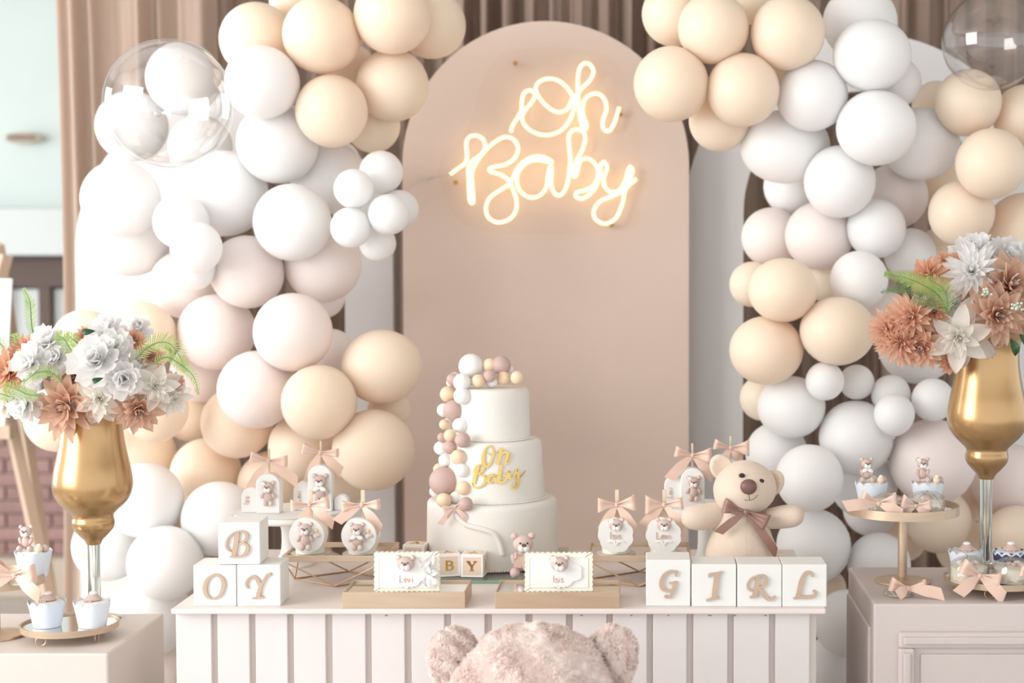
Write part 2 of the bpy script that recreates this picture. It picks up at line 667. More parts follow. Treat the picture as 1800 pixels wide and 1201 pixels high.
BM = {'W': balloon_mesh('white_balloon', 'balloon_white'), 'P': balloon_mesh('peach_balloon', 'balloon_peach'),
      'B': balloon_mesh('blush_balloon', 'balloon_blush'), 'C': balloon_mesh('clear_balloon', 'balloon_clear')}
BN = {'W': 'white_balloon', 'P': 'peach_balloon', 'B': 'blush_balloon', 'C': 'clear_balloon'}
# u, v, radius in the picture, colour, layer from the front, label, (stretch x, stretch z)
LEFT = [
    (297, 182, 112, 'C', -1.1, 'large clear bubble balloon over white ones at the top left'),
    (565, 62, 67, 'P', 1, 'peach balloon between two others at the top of the left garland, lit from the front'),
    (690, 27, 67, 'P', 1, 'peach balloon cut by the top edge, left of the tan arch'),
    (583, 195, 63, 'P', 1, 'lowest full peach balloon of the upper left group, touching a white one'),
    (452, 70, 65, 'P', 2, 'leftmost peach balloon at the top, against the curtain'),
    (690, 150, 63, 'P', 2, 'peach balloon beside the shoulder of the tan arch, left garland'),
    (757, 42, 60, 'P', 2, 'rightmost peach balloon at the top of the left garland, overlapping the arch top'),
    (655, 220, 48, 'P', 3, 'half hidden peach balloon above the small white cluster'),
    (516, 2, 42, 'P', 3, 'sliver of a peach balloon at the top edge of the left garland'),
    (617, 122, 44, 'P', 3, 'deep orange-lit peach balloon behind the upper left peach group'),
    (487, 252, 70, 'W', 1, 'large white balloon right of the clear bubble, below the peach group'),
    (514, 391, 68, 'W', 1, 'lowest large white balloon in the middle of the left garland'),
    (460, 145, 64, 'W', 0.6, 'white balloon directly below the leftmost top peach balloon'),
    (622, 332, 35, 'W', 0, 'small white balloon at the left of the little cluster'),
    (617, 400, 36, 'W', 0, 'small white balloon at the lower left of the little cluster'),
    (683, 377, 36, 'W', 0, 'small white balloon at the front right of the little cluster'),
    (670, 303, 38, 'W', 1, 'small white balloon at the top of the little cluster'),
    (702, 368, 34, 'W', 1, 'small white balloon poking out rightmost from the little cluster'),
    (664, 428, 32, 'W', 1, 'small white balloon at the bottom of the little cluster'),
    (575, 310, 65, 'W', 3, 'white balloon half hidden left of the little cluster'),
    (600, 280, 31, 'W', 4, 'small white balloon peeping out under the lowest upper peach balloon'),
    (345, 435, 45, 'W', 0, 'small white balloon in front, below the white mass at left'),
    (340, 470, 40, 'W', 1, 'lowest small white balloon above the blush ones at left'),
    (318, 390, 48, 'W', 1, 'medium white balloon in the middle of the white mass'),
    (395, 340, 75, 'W', 2, 'big white balloon under the clear bubble on its right'),
    (352, 258, 55, 'W', 2, 'white balloon seen against the lower right of the clear bubble'),
    (212, 350, 68, 'W', 2, 'white balloon bulging at the left edge of the garland'),
    (228, 415, 71, 'W', 2, 'lowest white balloon at the left edge, above the white arch leg'),
    (322, 138, 64, 'W', 2.2, 'white balloon seen through the top of the clear bubble'),
    (232, 222, 62, 'W', 2.2, 'white balloon seen through the left of the clear bubble'),
    (283, 425, 42, 'W', 2.5, 'white balloon wedged behind the small front ones at left'),
    (434, 478, 64, 'B', 1, 'blush balloon with a darker tip facing the viewer'),
    (380, 584, 67, 'B', 1, 'blush balloon right of the left bouquet'),
    (515, 584, 69, 'B', 0.5, 'large pale blush balloon in the centre of the blush group'),
    (452, 685, 69, 'B', 1, 'lowest large blush balloon of the left garland'),
    (568, 465, 67, 'B', 2, 'blush balloon under the small white cluster'),
    (325, 500, 60, 'B', 3, 'blush balloon half hidden at the left of the blush group'),
    (568, 522, 38, 'B', 4, 'small blush balloon behind, beside the white arch leg'),
    (582, 620, 42, 'B', 3, 'blush balloon squeezed between a blush and two peach ones'),
    (352, 655, 52, 'B', 3, 'blush balloon behind the fern tip of the left bouquet'),
    (561, 707, 66, 'P', 0, 'front peach balloon above the left arch shaped cakes'),
    (671, 645, 69, 'P', 1, 'peach balloon overlapping the left edge of the tan arch', (1.03, .95)),
    (656, 791, 72, 'P', 0, 'large lowest peach balloon left of the cake'),
    (684, 722, 38, 'P', 2, 'small peach balloon tucked beside the cake top balls'),
    (417, 743, 63, 'P', 2, 'peach balloon above the first arch shaped cake at left'),
    (530, 785, 58, 'P', 2, 'peach balloon behind the bow of the second arch cake'),
    (362, 832, 62, 'P', 2, 'peach balloon left of the arch cakes, over white ones'),
    (272, 720, 58, 'P', 1, 'peach balloon right of the left gold vase'),
    (255, 795, 52, 'P', 2.5, 'peach balloon partly hidden right of the gold bowl'),
    (248, 592, 62, 'P', 2, 'peach balloon rising behind the right of the left bouquet'),
    (150, 602, 58, 'P', 3, 'peach balloon rising behind the middle of the left bouquet'),
    (102, 737, 58, 'P', 2, 'peach balloon under the left bouquet, left of the vase'),
    (478, 852, 60, 'P', 3, 'peach balloon behind the white cake stand at left'),
    (334, 728, 48, 'P', 4, 'glowing orange peach balloon deep between others at left'),
    (590, 850, 52, 'P', 4, 'peach balloon deep behind the candy apples at left'),
    (255, 880, 67, 'W', 1, 'white balloon right of the gold bowl at left'),
    (385, 912, 66, 'W', 1, 'white balloon directly behind the letter block B'),
    (290, 990, 66, 'W', 0, 'white balloon left of the letter block O'),
    (190, 960, 62, 'W', 2, 'white balloon behind the glass stem of the left vase'),
    (262, 1085, 72, 'W', 1, 'lowest white balloon between the left cabinet and the table'),
    (292, 1168, 52, 'B', 2, 'blush balloon at the bottom beside the left table end'),
]
RIGHT = [
    (1744, 72, 86, 'C', -0.4, 'clear bubble balloon in the upper right corner'),
    (1180, 148, 66, 'P', 0, 'leftmost peach balloon of the right garland, over the tan arch'),
    (1254, 50, 62, 'P', 0, 'second peach balloon from the left at the top right'),
    (1306, 158, 64, 'P', 0, 'peach balloon beside the first white one at the top right'),
    (1385, 58, 65, 'P', 0, 'rightmost full peach balloon at the top of the right garland'),
    (1185, 25, 56, 'P', 1, 'peach balloon at the top edge, right of the tan arch top'),
    (1265, 212, 54, 'P', 1, 'lowest peach balloon of the upper right group, half hidden'),
    (1318, 2, 40, 'P', 2, 'peach balloon peeping between two at the top edge, right garland'),
    (1368, 132, 36, 'P', 2, 'peach balloon behind the top right white and peach pair'),
    (1428, 168, 62, 'W', 0, 'white balloon next to the upper right peach group'),
    (1533, 97, 66, 'W', 0, 'highest full white balloon of the right garland', (1.04, .95)),
    (1540, 225, 68, 'W', 0, 'second large white balloon down the right garland', (1.03, .97)),
    (1476, 319, 63, 'W', 0, 'third large white balloon down, in the middle of the right garland'),
    (1540, 402, 52, 'W', 0, 'medium white balloon above the lower right peach pair'),
    (1510, 492, 51, 'W', 0.5, 'white balloon left of the right bouquet fern'),
    (1380, 258, 66, 'W', 1, 'wide white balloon below the upper right peach group', (1.2, .98)),
    (1512, 40, 65, 'W', 1, 'shaded white balloon behind the highest white one'),
    (1575, 145, 44, 'W', 1, 'white balloon poking out right, behind two white ones'),
    (1618, 253, 66, 'W', 1, 'white balloon reaching into the right peach group', (1.04, .97)),
    (1392, 328, 50, 'W', 2, 'white balloon half hidden over the blush pair at right'),
    (1600, 447, 46, 'W', 1, 'white balloon just above the right bouquet'),
    (1573, 345, 58, 'B', 2, 'shaded blush balloon between white and peach at right'),
    (1702, 180, 58, 'P', 0, 'topmost peach balloon of the far right group'),
    (1742, 288, 62, 'P', 0, 'large peach balloon in the middle of the far right group'),
    (1690, 375, 58, 'P', 0, 'peach balloon above the white flowers of the right bouquet'),
    (1797, 400, 61, 'P', 0, 'peach balloon at the right edge above the bouquet'),
    (1645, 185, 42, 'P', 1, 'peach balloon hidden behind the topmost far right one'),
    (1802, 205, 56, 'P', 1, 'peach balloon cut by the right edge under the clear bubble'),
    (1652, 318, 50, 'P', 2, 'deep orange peach balloon behind the far right group'),
    (1652, 440, 40, 'P', 2, 'orange peach balloon behind the top of the right bouquet'),
    (1440, 415, 60, 'B', 1, 'larger blush balloon of the pair at right'),
    (1355, 417, 52, 'B', 1, 'smaller blush balloon of the pair, beside the white arch leg'),
    (1376, 510, 59, 'P', 0, 'upper left peach balloon of the lower right trio', (1.04, .96)),
    (1472, 582, 64, 'P', 0, 'right peach balloon of the lower right trio', (1.04, .95)),
    (1347, 616, 64, 'P', 0, 'lower left peach balloon of the trio, over the white arch leg', (1.02, .95)),
    (1322, 500, 40, 'P', 2.5, 'peach balloon hidden between the white arch leg and the trio'),
    (1450, 490, 40, 'P', 2.5, 'peach balloon glimpsed under the larger blush one'),
    (1556, 562, 50, 'B', 2, 'blush balloon left of the salmon flowers'),
    (1612, 605, 70, 'W', 2, 'white balloon under the right bouquet'),
    (1450, 670, 34, 'W', 0, 'small white balloon below the right peach trio'),
    (1506, 672, 31, 'W', 1, 'second small white balloon below the right peach trio'),
    (1391, 716, 58, 'W', 0, 'white balloon above the cream plush bear', (1.04, .95)),
    (1340, 700, 40, 'P', 2, 'peach balloon sliver beside the white arch leg, above the plush'),
    (1566, 694, 35, 'W', 0.5, 'small white balloon left of the right gold bowl'),
    (1572, 728, 36, 'W', 0, 'small white balloon with its neck pointing down', 'down'),
    (1640, 703, 38, 'W', 0.5, 'small white balloon touching the right gold bowl'),
    (1505, 770, 66, 'W', 1, 'large white balloon above the right cupcake stand'),
    (1423, 841, 60, 'W', 0, 'white balloon right of the plush bear head'),
    (1365, 797, 55, 'W', 1, 'white balloon behind the ear of the plush bear'),
    (1640, 812, 76, 'B', 1, 'huge blush balloon behind the right cupcakes'),
    (1518, 850, 60, 'W', 2, 'white balloon directly behind the left cupcake on the stand'),
    (1430, 960, 66, 'W', 1, 'white balloon below the plush bear arm'),
    (1532, 893, 50, 'W', 2.5, 'white balloon under the rim of the right cupcake stand'),
    (1545, 992, 56, 'W', 1, 'white balloon left of the right stand stem'),
    (1650, 915, 58, 'P', 1, 'peach balloon under the right cupcake stand'),
    (1585, 945, 44, 'P', 3, 'orange peach balloon behind the right stand stem'),
    (1702, 868, 50, 'P', 2.5, 'orange peach balloon left of the right glass stem'),
    (1694, 962, 50, 'P', 2, 'peach balloon behind the right mirror tray'),
    (1772, 845, 66, 'B', 2, 'blush balloon right of the right glass stem'),
    (1785, 940, 52, 'P', 1.5, 'peach balloon at the right edge behind the mirror tray'),
    (1490, 1096, 60, 'W', 0, 'white balloon between the table end and the right cabinet'),
    (1470, 1175, 60, 'W', 1, 'lowest white balloon beside the right table end'),
    (1452, 1035, 36, 'P', 2, 'peach balloon peeping out beside the letter block L'),
]


def garland(rows, base, group, deep):
    placed = []
    rnd = random.Random(21)
    rows = sorted(rows, key=lambda q: q[4])
    for row in rows:
        u, v, r, c, lay, label = row[:6]
        ex = row[6] if len(row) > 6 else None
        Y = base + max(lay, -1.5) * .085
        R = r * px(Y)
        for _ in range(3):
            y = Y
            P = at(u, v, y)
            for (Q, RQ, cq) in placed:
                s = math.hypot(P.x - Q.x, P.z - Q.z)
                m = (R + RQ) * .93
                if s < m:
                    y = max(y, Q.y + math.sqrt(m * m - s * s))
            y = min(y, deep - R)
            Y = y
            R = r * px(Y)
        P = at(u, v, Y)
        placed.append((P, R, c))
        o = link(BN[c], BM[c], None, P)
        if ex == 'down':
            o.scale = (R, R, R)
            o.rotation_euler = (0, 0, rnd.uniform(0, 6))
        elif ex:
            o.rotation_euler = (-PI / 2 + PI, 0, 0)
            o.scale = (R * ex[0], R * ex[1], R)
        else:
            o.scale = (R, R, R)
            o.rotation_euler = Vector((rnd.uniform(-.7, .7), 1, rnd.uniform(-.8, .3))).to_track_quat('-Z', 'Y').to_euler()
        tag(o, label, 'balloon', group)


garland(LEFT, .70, 'balloons of the left garland', 1.4)
garland(RIGHT, .70, 'balloons of the right garland', 1.4)

# ------------------------------------------------------------------ neon sign
NY = PY - .035
T_OH = [(480, 495), (492, 455), (520, 410), (540, 370), (543, 320), (556, 272), (590, 256), (618, 280), (600, 325), (565, 365), (545, 410), (560, 455), (610, 495), (680, 512), (750, 495), (805, 445),
        (835, 380), (845, 310), (836, 294), (820, 330), (795, 368), (745, 380), (690, 350), (645, 300), (622, 250), (640, 210), (690, 190), (750, 200), (800, 240), (830, 280), (852, 290), (880, 250), (930, 200),
        (952, 150), (935, 112), (900, 102), (870, 138), (862, 220), (865, 320), (872, 390), (885, 450), (903, 480), (914, 458), (897, 410), (890, 360), (905, 305), (945, 277), (990, 280), (1020, 320),
        (1025, 370), (1005, 430), (1010, 475), (1040, 488), (1065, 455), (1085, 400), (1100, 352)]
T_BABY = [(135, 735), (180, 702), (220, 672), (231, 630), (226, 560), (245, 522), (288, 515), (325, 540), (332, 590), (300, 630), (255, 665), (238, 705), (240, 770), (243, 850), (250, 895), (266, 890),
          (262, 800), (258, 735), (280, 675), (330, 605), (390, 550), (450, 522), (500, 540), (522, 590), (500, 645), (450, 680), (390, 692), (358, 704), (368, 722), (420, 736), (465, 768), (490, 815),
          (512, 880), (510, 940), (475, 990), (410, 1010), (355, 985), (338, 930), (360, 870), (420, 825), (470, 792), (497, 745), (530, 685), (590, 642), (650, 634), (700, 652), (716, 668), (690, 664),
          (640, 655), (580, 664), (530, 710), (514, 765), (530, 825), (580, 865), (640, 860), (680, 815), (692, 750), (700, 700), (714, 692), (712, 740), (712, 800), (735, 850), (770, 850), (800, 800),
          (814, 720), (820, 650), (812, 570), (812, 512), (845, 480), (890, 490), (905, 532), (890, 590), (860, 650), (835, 705), (832, 742), (852, 744), (864, 700), (878, 658), (920, 646), (965, 680),
          (980, 730), (960, 790), (910, 825), (862, 836), (850, 860), (885, 875), (930, 850), (968, 800), (986, 740), (995, 682), (1014, 666), (1030, 700), (1012, 750), (1015, 800), (1050, 836), (1100, 825),
          (1135, 770), (1150, 712), (1164, 692), (1175, 720), (1150, 780), (1130, 840), (1115, 910), (1080, 985), (1020, 1018), (962, 990), (955, 940), (990, 890), (1060, 860), (1120, 830), (1160, 792), (1198, 762)]
sign = thing('neon_sign', 'warm white neon sign in looping script on the tan panel', 'neon sign', at(955, 250, NY))
so = Vector(sign.location)


def npt(q):
    p = at(750 + q[0] / 3.2467, 80 + q[1] / 3.2467, NY) - so
    return (p.x, p.y, p.z)


for nm, T in (('neon_tube_upper_word', T_OH), ('neon_tube_lower_word', T_BABY)):
    MB().tube([npt(q) for q in cat_rom(T, 5)], 3.05 * px(NY), 8).build('neon_tube', 'neon', sign)
bp = [(880, 95), (1060, 95), (1108, 170), (1130, 300), (1125, 360), (1095, 405), (840, 405), (775, 330), (775, 280), (820, 225)]
MB().outline([((at(u, v, NY) - so).x, (at(u, v, NY) - so).z) for u, v in cat_rom([(a, b) for a, b in bp], 6, True)], .012, .016).build('acrylic_back', 'acrylic', sign)
for (u, v) in ((905, 110), (1090, 200), (800, 320), (1075, 395)):
    ball('stud', sign, at(u, v, NY) - so + Vector((0, .014, 0)), (.006, .018, .006), 'gold')
cb = MB().tube([npt((x, y)) for x, y in cat_rom([(-125, 830), (-70, 790), (-20, 762), (40, 752), (90, 745), (138, 735)], 5)], 1.4 * px(NY), 6).build('cable', 'cable', sign)
MB().tube([npt((-10, 768)), npt((45, 748))], 3 * px(NY), 8).build('connector', 'cable', cb)


# ================================================================== furniture
TZ = at(876, 1071, 0).z                 # height of the table top
TX0, TX1 = at(300, 1071, 0).x, at(1452, 1071, 0).x
table = thing('dessert_table', 'long pale painted dessert table with a grooved plank front', 'table', (0, 0, 0))
TH = 9.5 * px(0)
MB().box(TX0, TX1, 0, .62, TZ - TH, TZ).build('table_top', 'table_top_paint', table, bevel=.0025, smooth=False)
bx0, bx1 = at(309, 1100, .02).x, at(1436, 1100, .02).x
MB().box(bx0, bx1, .032, .6, .0, TZ - TH).build('table_body', 'groove_paint', table, smooth=False)
edges = [(309, 371), (382, 438), (449, 505), (516, 572), (584, 642), (653, 711), (723, 781), (793, 852), (865, 924), (936, 995), (1007, 1066), (1077, 1137), (1148, 1207), (1219, 1279), (1290, 1352), (1363, 1423)]
for i, (a, b) in enumerate(edges):
    xa, xb = at(a, 1100, .02).x, at(b, 1100, .02).x
    MB().box(xa, xb, .02 + random.uniform(-.0006, .0006), .034, .0, TZ - TH - .0006).build('plank', 'table_paint', table, bevel=.0012, smooth=False)
for u in (679, 1022, 1110, 1175, 1248, 1292, 1346):      # chipped paint under the top
    p = at(u, 1082.5, .019)
    MB().ell((p.x, .0195, p.z), (.002 + random.random() * .003, .0008, .0008), 8, 5).build('paint_chip', 'chip', table)


def cabinet(name, label, x0, x1, y0, y1, z, m, panel):
    c = thing(name, label, 'cabinet', ((x0 + x1) / 2, (y0 + y1) / 2, 0))
    hx, hy = (x1 - x0) / 2, (y1 - y0) / 2
    MB().box(-hx, hx, -hy, hy, 0, z).build('cabinet_body', m, c, bevel=.004, smooth=False)
    if panel:
        a, b = -hx + .046, hx - .046
        zt, zb = z - .052, .06
        t = .03
        for nm, q in (('top_moulding', (a, b, zt - t, zt)), ('bottom_moulding', (a, b, zb, zb + t)), ('side_moulding', (a, a + t, zb + t, zt - t)), ('side_moulding', (b - t, b, zb + t, zt - t))):
            MB().box(q[0], q[1], -hy - .012, -hy + .002, q[2], q[3]).build(nm, m, c, bevel=.005, smooth=False)
            MB().box(q[0] + .008, q[1] - .008, -hy - .018, -hy - .01, q[2] + .008, q[3] - .008).build('raised_bead', m, c, bevel=.003, smooth=False)
        MB().box(a + t + .012, b - t - .012, -hy - .006, -hy + .002, zb + t + .012, zt - t - .012).build('panel', m, c, bevel=.003, smooth=False)
        MB().box(-hx - .006, -hx + .002, -hy + .03, hy - .02, .05, z - .05).build('side_panel', m, c, bevel=.004, smooth=False)
    return c


LZ = .72
LY0 = -.035
lx1 = at(190, 1156, LY0).x
cabinet('left_cabinet'.replace('left_', 'plinth_'), 'pale painted plinth cabinet under the left cupcakes and vase', at(-420, 1156, LY0).x, lx1, LY0, .30, LZ, 'cabinet_light', False)
RY0 = .045
rx0 = at(1536, 1061, RY0).x
cabinet('panelled_cabinet', 'greige panelled cabinet under the right cupcake stand and vase', rx0, at(2080, 1061, RY0).x, RY0, .41, TZ, 'cabinet_paint', True)

# ================================================================== lettering
Z7 = lambda pts: [((x) / 5 + 300, y / 5 + 880, w / 5) for x, y, w in pts]
ZG = lambda pts: [((x) / 4.737 + 1100, y / 4.737 + 900, w / 4.737) for x, y, w in pts]
LET = {
    'B': [[(588, 268, 38), (572, 380, 42), (550, 490, 40)], [(516, 493, 12), (560, 489, 14), (610, 488, 12)], [(605, 262, 12), (550, 280, 14), (503, 330, 18), (488, 390, 22), (506, 430, 20), (532, 444, 14)],
          [(580, 270, 14), (635, 264, 18), (668, 295, 30), (655, 345, 24), (600, 374, 10)], [(600, 372, 10), (655, 374, 18), (676, 415, 34), (650, 468, 28), (600, 489, 14), (560, 490, 12)]],
    'O': [[(400, 648, 18), (335, 685, 28), (304, 770, 38), (325, 840, 30), (378, 864, 16), (440, 830, 28), (471, 745, 38), (455, 680, 30)]],
    'Y': [[(682, 774, 16), (664, 735, 22), (690, 685, 20), (738, 668, 24), (770, 710, 34), (788, 752, 34)], [(886, 645, 26), (850, 655, 20), (815, 715, 20), (793, 755, 28), (776, 805, 36), (768, 858, 36)], [(718, 863, 14), (770, 858, 18), (818, 852, 16)]],
    'G': [[(428, 492, 14), (418, 520, 18), (416, 542, 10)], [(424, 505, 18), (368, 497, 18), (315, 540, 30), (296, 610, 34), (318, 652, 26), (372, 660, 16), (400, 640, 22)], [(362, 598, 14), (428, 588, 16)],
          [(408, 592, 32), (400, 645, 30), (378, 702, 20), (345, 717, 18), (322, 704, 20)]],
    'I': [[(694, 548, 12), (700, 524, 16), (755, 517, 18), (804, 503, 16)], [(764, 512, 40), (750, 620, 42), (736, 728, 40)], [(670, 744, 14), (735, 726, 20), (782, 722, 16)]],
    'R': [[(1105, 535, 10), (1050, 552, 14), (1016, 600, 18), (1022, 645, 20), (1046, 662, 12)], [(1102, 540, 34), (1086, 630, 36), (1068, 712, 36)], [(1030, 716, 14), (1070, 711, 16), (1108, 704, 14)],
          [(1090, 534, 14), (1148, 535, 20), (1166, 575, 30), (1145, 620, 20), (1098, 632, 10)], [(1102, 630, 20), (1140, 682, 32), (1188, 733, 26), (1232, 718, 18), (1238, 704, 14)]],
    'L': [[(1553, 542, 16), (1540, 508, 20), (1495, 512, 24), (1464, 575, 38), (1448, 645, 38), (1430, 716, 36)], [(1392, 727, 12), (1440, 716, 20), (1510, 714, 26), (1562, 706, 24), (1582, 675, 20), (1556, 660, 16)]],
}


def letter_block(ch, uL, uR, vT, vB, Yf, z0, rz, label):
    a, b = at(uL, vB, Yf), at(uR, vB, Yf)
    wd = b.x - a.x
    ht = (vB - vT) * px(Yf)
    dp = .5 * (wd + ht) * .98
    o = thing('letter_block', label, 'letter block', ((a.x + b.x) / 2, Yf + dp / 2, z0), (0, 0, rz), 'white wooden letter blocks')
    MB().box(-wd / 2, wd / 2, -dp / 2, dp / 2, 0, ht).build('block', 'block_white', o, bevel=.0016, smooth=False)
    mb = MB()
    Z = Z7 if ch in 'BOY' else ZG
    uc = (uL + uR) / 2
    for i, st in enumerate(LET[ch]):
        mb.stroke([((u - uc) * px(Yf), (vB - v) * px(Yf), w * px(Yf) * (1.0 if ch in 'BOY' else 1.16)) for u, v, w in Z(st)], -dp / 2 - .004 - i * .0002, -dp / 2 + .0002, 6, closed=(ch == 'O'))
    mb.build('letter', 'block_letter', o, angle=30, label='tan wooden letter ' + ch)
    return o


by = .024
letter_block('O', 340.5, 415.5, 993.5, 1067, by, TZ, 0.0, 'white block with the letter O, at the left end of the table')
letter_block('Y', 416.5, 492.5, 993.5, 1067.5, by, TZ, 0.02, 'white block with the letter Y, next to the wire stand')
bz = TZ + (1067.3 - 993.5) * px(by) + .0006
letter_block('B', 383, 456, 917.5, 992.5, by + .002, bz, 0.03, 'white block with the letter B, stacked on two others')
letter_block('G', 1135.5, 1213.5, 985, 1068, by, TZ, 0, 'white block with the letter G, next to the right wire stand')
letter_block('I', 1216, 1294.5, 993, 1069, by - .004, TZ, -.01, 'white block with the letter I, between G and R')
letter_block('R', 1296, 1374, 993, 1069, by - .006, TZ, 0, 'white block with the letter R, in front of the plush bear')
letter_block('L', 1375, 1453, 993, 1069, by - .006, TZ, 0, 'white block with the letter L, at the right end of the table')

# names on the sweets: thin raised lettering
GLY = {'I': ([[(0, 0), (0, 1)]], .26), 'L': ([[(0, 1), (0, 0), (.05, 0), (.42, .03)]], .62), 's': ([[(.36, .5), (.2, .58), (.04, .46), (.2, .3), (.36, .16), (.2, 0), (.02, .08)]], .52),
       'i': ([[(.05, 0), (.05, .56)], [(.05, .8), (.06, .86)]], .3), 'e': ([[(.02, .3), (.36, .32), (.3, .54), (.12, .54), (.02, .28), (.14, .02), (.38, .08)]], .54),
       'v': ([[(0, .56), (.17, .02), (.36, .56)]], .62)}


def name_text(parent, word, c, h, m='name_tan', rot=0, fn=None):
    W = sum(GLY[k][1] for k in word) - .1
    mb = MB()
    x = -W / 2
    for k in word:
        for st in GLY[k][0]:
            pts = []
            for a, b in (cat_rom(st, 4) if len(st) > 2 else st):
                p = Vector(((x + a) * h, 0, (b - .45) * h))
                p.rotate(Euler((0, rot, 0)))
                p += Vector(c)
                pts.append(tuple(fn(p)) if fn else tuple(p))
            mb.tube(pts, h * .062, 6)
        x += GLY[k][1]
    return mb.build('name_lettering', m, parent)


# ================================================================== bows and bears
def bow(parent, c, wd, m='satin', tails=((-.35, -.75, .0), (.45, -.7, .0)), tilt=(0.0, 0.0), h=.34, seed=0, rot=None, name='bow', tw=.24):
    """ribbon bow, span wd, lying in the x-z plane and facing -y; tails are (dx, dz, dy) in units of wd"""
    r = random.Random(seed)
    mb = MB()
    for sgn, tl in ((-1, tilt[0]), (1, tilt[1])):
        L = wd * .5 * r.uniform(.94, 1.04)
        rm = Matrix.Rotation(-tl * sgn, 3, 'Y')
        tw_ = r.uniform(-.25, .25)

        def fn(s, t, sgn=sgn, L=L, rm=rm, tw_=tw_):
            x = sgn * L * math.sin(PI * s) ** .62
            y = -.16 * wd * math.sin(2 * PI * s) * (.4 + .6 * math.sin(PI * s))
            hh = wd * h * (.16 + .84 * math.sin(PI * s) ** .7) * (1 if s < .5 else .9)
            z = (t - .5) * hh
            y += .05 * wd * math.cos((t - .5) * 9) * (1 - math.sin(PI * s))
            p = rm @ Vector((x, y, z + tw_ * x * (t - .5)))
            return p + Vector((0, -.03 * wd, 0))
        mb.grid(fn, 22, 6)
    o = mb.build(name, m, parent, c, rot, angle=180)
    MB().ell((0, -.04 * wd, 0), (.055 * wd, .05 * wd, .075 * wd), 10, 8).build('knot', m, o)
    for i, (dx, dz, dy) in enumerate(tails):
        ph = r.uniform(0, 6)
        nl = Vector((dz, 0, -dx)).normalized()

        def fn(s, t, dx=dx, dz=dz, dy=dy, ph=ph, nl=nl):
            k = s ** .9
            bend = math.sin(PI * s) * .06
            wv = .03 * math.sin(5 * s + ph) * s
            wth = tw * (.3 + .7 * min(1, s * 2.2))
            cut = (.5 - abs(t - .5)) * 0 + (t - .5) * .16 * (s > .99)
            return Vector((wd * (dx * k + nl.x * (t - .5) * wth + cut * dx), wd * (dy * s - .02 + wv - bend), wd * (dz * k + nl.z * (t - .5) * wth + bend * .5 + cut * dz)))
        MB().grid(fn, 12, 3).build('tail', m, o, angle=180)
    return o


def bear(parent, c, H, pose='stand', rot=None, name='bear_topper', m='bear_fondant', ml='bear_fondant_light', bowtie=False, flower=False, turn=0.0, root=None):
    """small sugar bear of height H, facing -y. pose: stand, sit, head"""
    base = MB()
    if pose == 'head':
        s = H / .46
        hz = .0
        base.ell((0, 0, 0), (.25 * s, .17 * s, .21 * s), 18, 12)
    else:
        s = H
        hz = .76
        base.ell((0, 0, .36 * s), (.19 * s, .15 * s, .23 * s), 16, 10)
    b = base.build(name, m, parent, c, rot)
    if pose != 'head':
        ball('head', b, (0, -.03 * s, hz * s), (.235 * s, .19 * s, .2 * s), m)
        if pose == 'stand':
            for k in (-1, 1):
                ball('leg', b, (k * .1 * s, -.04 * s, .11 * s), (.095 * s, .09 * s, .12 * s), m if k < 0 else ml)
                ball('arm', b, (k * .22 * s, -.05 * s, .42 * s), (.075 * s, .07 * s, .13 * s), m, (0, -k * .5, 0))
        else:
            for k in (-1, 1):
                ball('leg', b, (k * .2 * s, -.16 * s, .12 * s), (.12 * s, .14 * s, .12 * s), m)
                ball('arm', b, (k * .2 * s, -.06 * s, .4 * s), (.08 * s, .08 * s, .15 * s), m, (0, k * .35, 0))
        yf = -.19
    else:
        yf = -.12
    hd = Vector((0, 0, hz * s))
    for k in (-1, 1):
        ball('ear', b, hd + Vector((k * .2 * s, .0, .17 * s)), (.085 * s, .06 * s, .085 * s), m)
        ball('inner_ear', b, hd + Vector((k * .2 * s, -.04 * s, .17 * s)), (.05 * s, .035 * s, .05 * s), ml)
        ball('eye', b, hd + Vector((k * .085 * s, (yf - .035) * s, .045 * s)), .022 * s, 'bear_eye')
        ball('muzzle', b, hd + Vector((k * .05 * s, (yf - .02) * s, -.085 * s)), (.085 * s, .075 * s, .1 * s), 'fondant_white')
    ball('nose', b, hd + Vector((0, (yf - .08) * s, .005 * s)), (.058 * s, .03 * s, .038 * s), 'bear_nose')
    if bowtie:
        for k in (-1, 1):
            ball('bow_tie', b, Vector((k * .11 * s, -.17 * s, .5 * s)), (.13 * s, .03 * s, .08 * s), 'fondant_white', (0, k * .5, 0))
    if flower:
        for k in range(5):
            a = 2 * PI * k / 5
            ball('flower_petal', b, hd + Vector((-.15 * s + .045 * s * math.cos(a), (yf + .02) * s, .15 * s + .045 * s * math.sin(a))), (.045 * s, .03 * s, .045 * s), 'fondant_white')
    return b


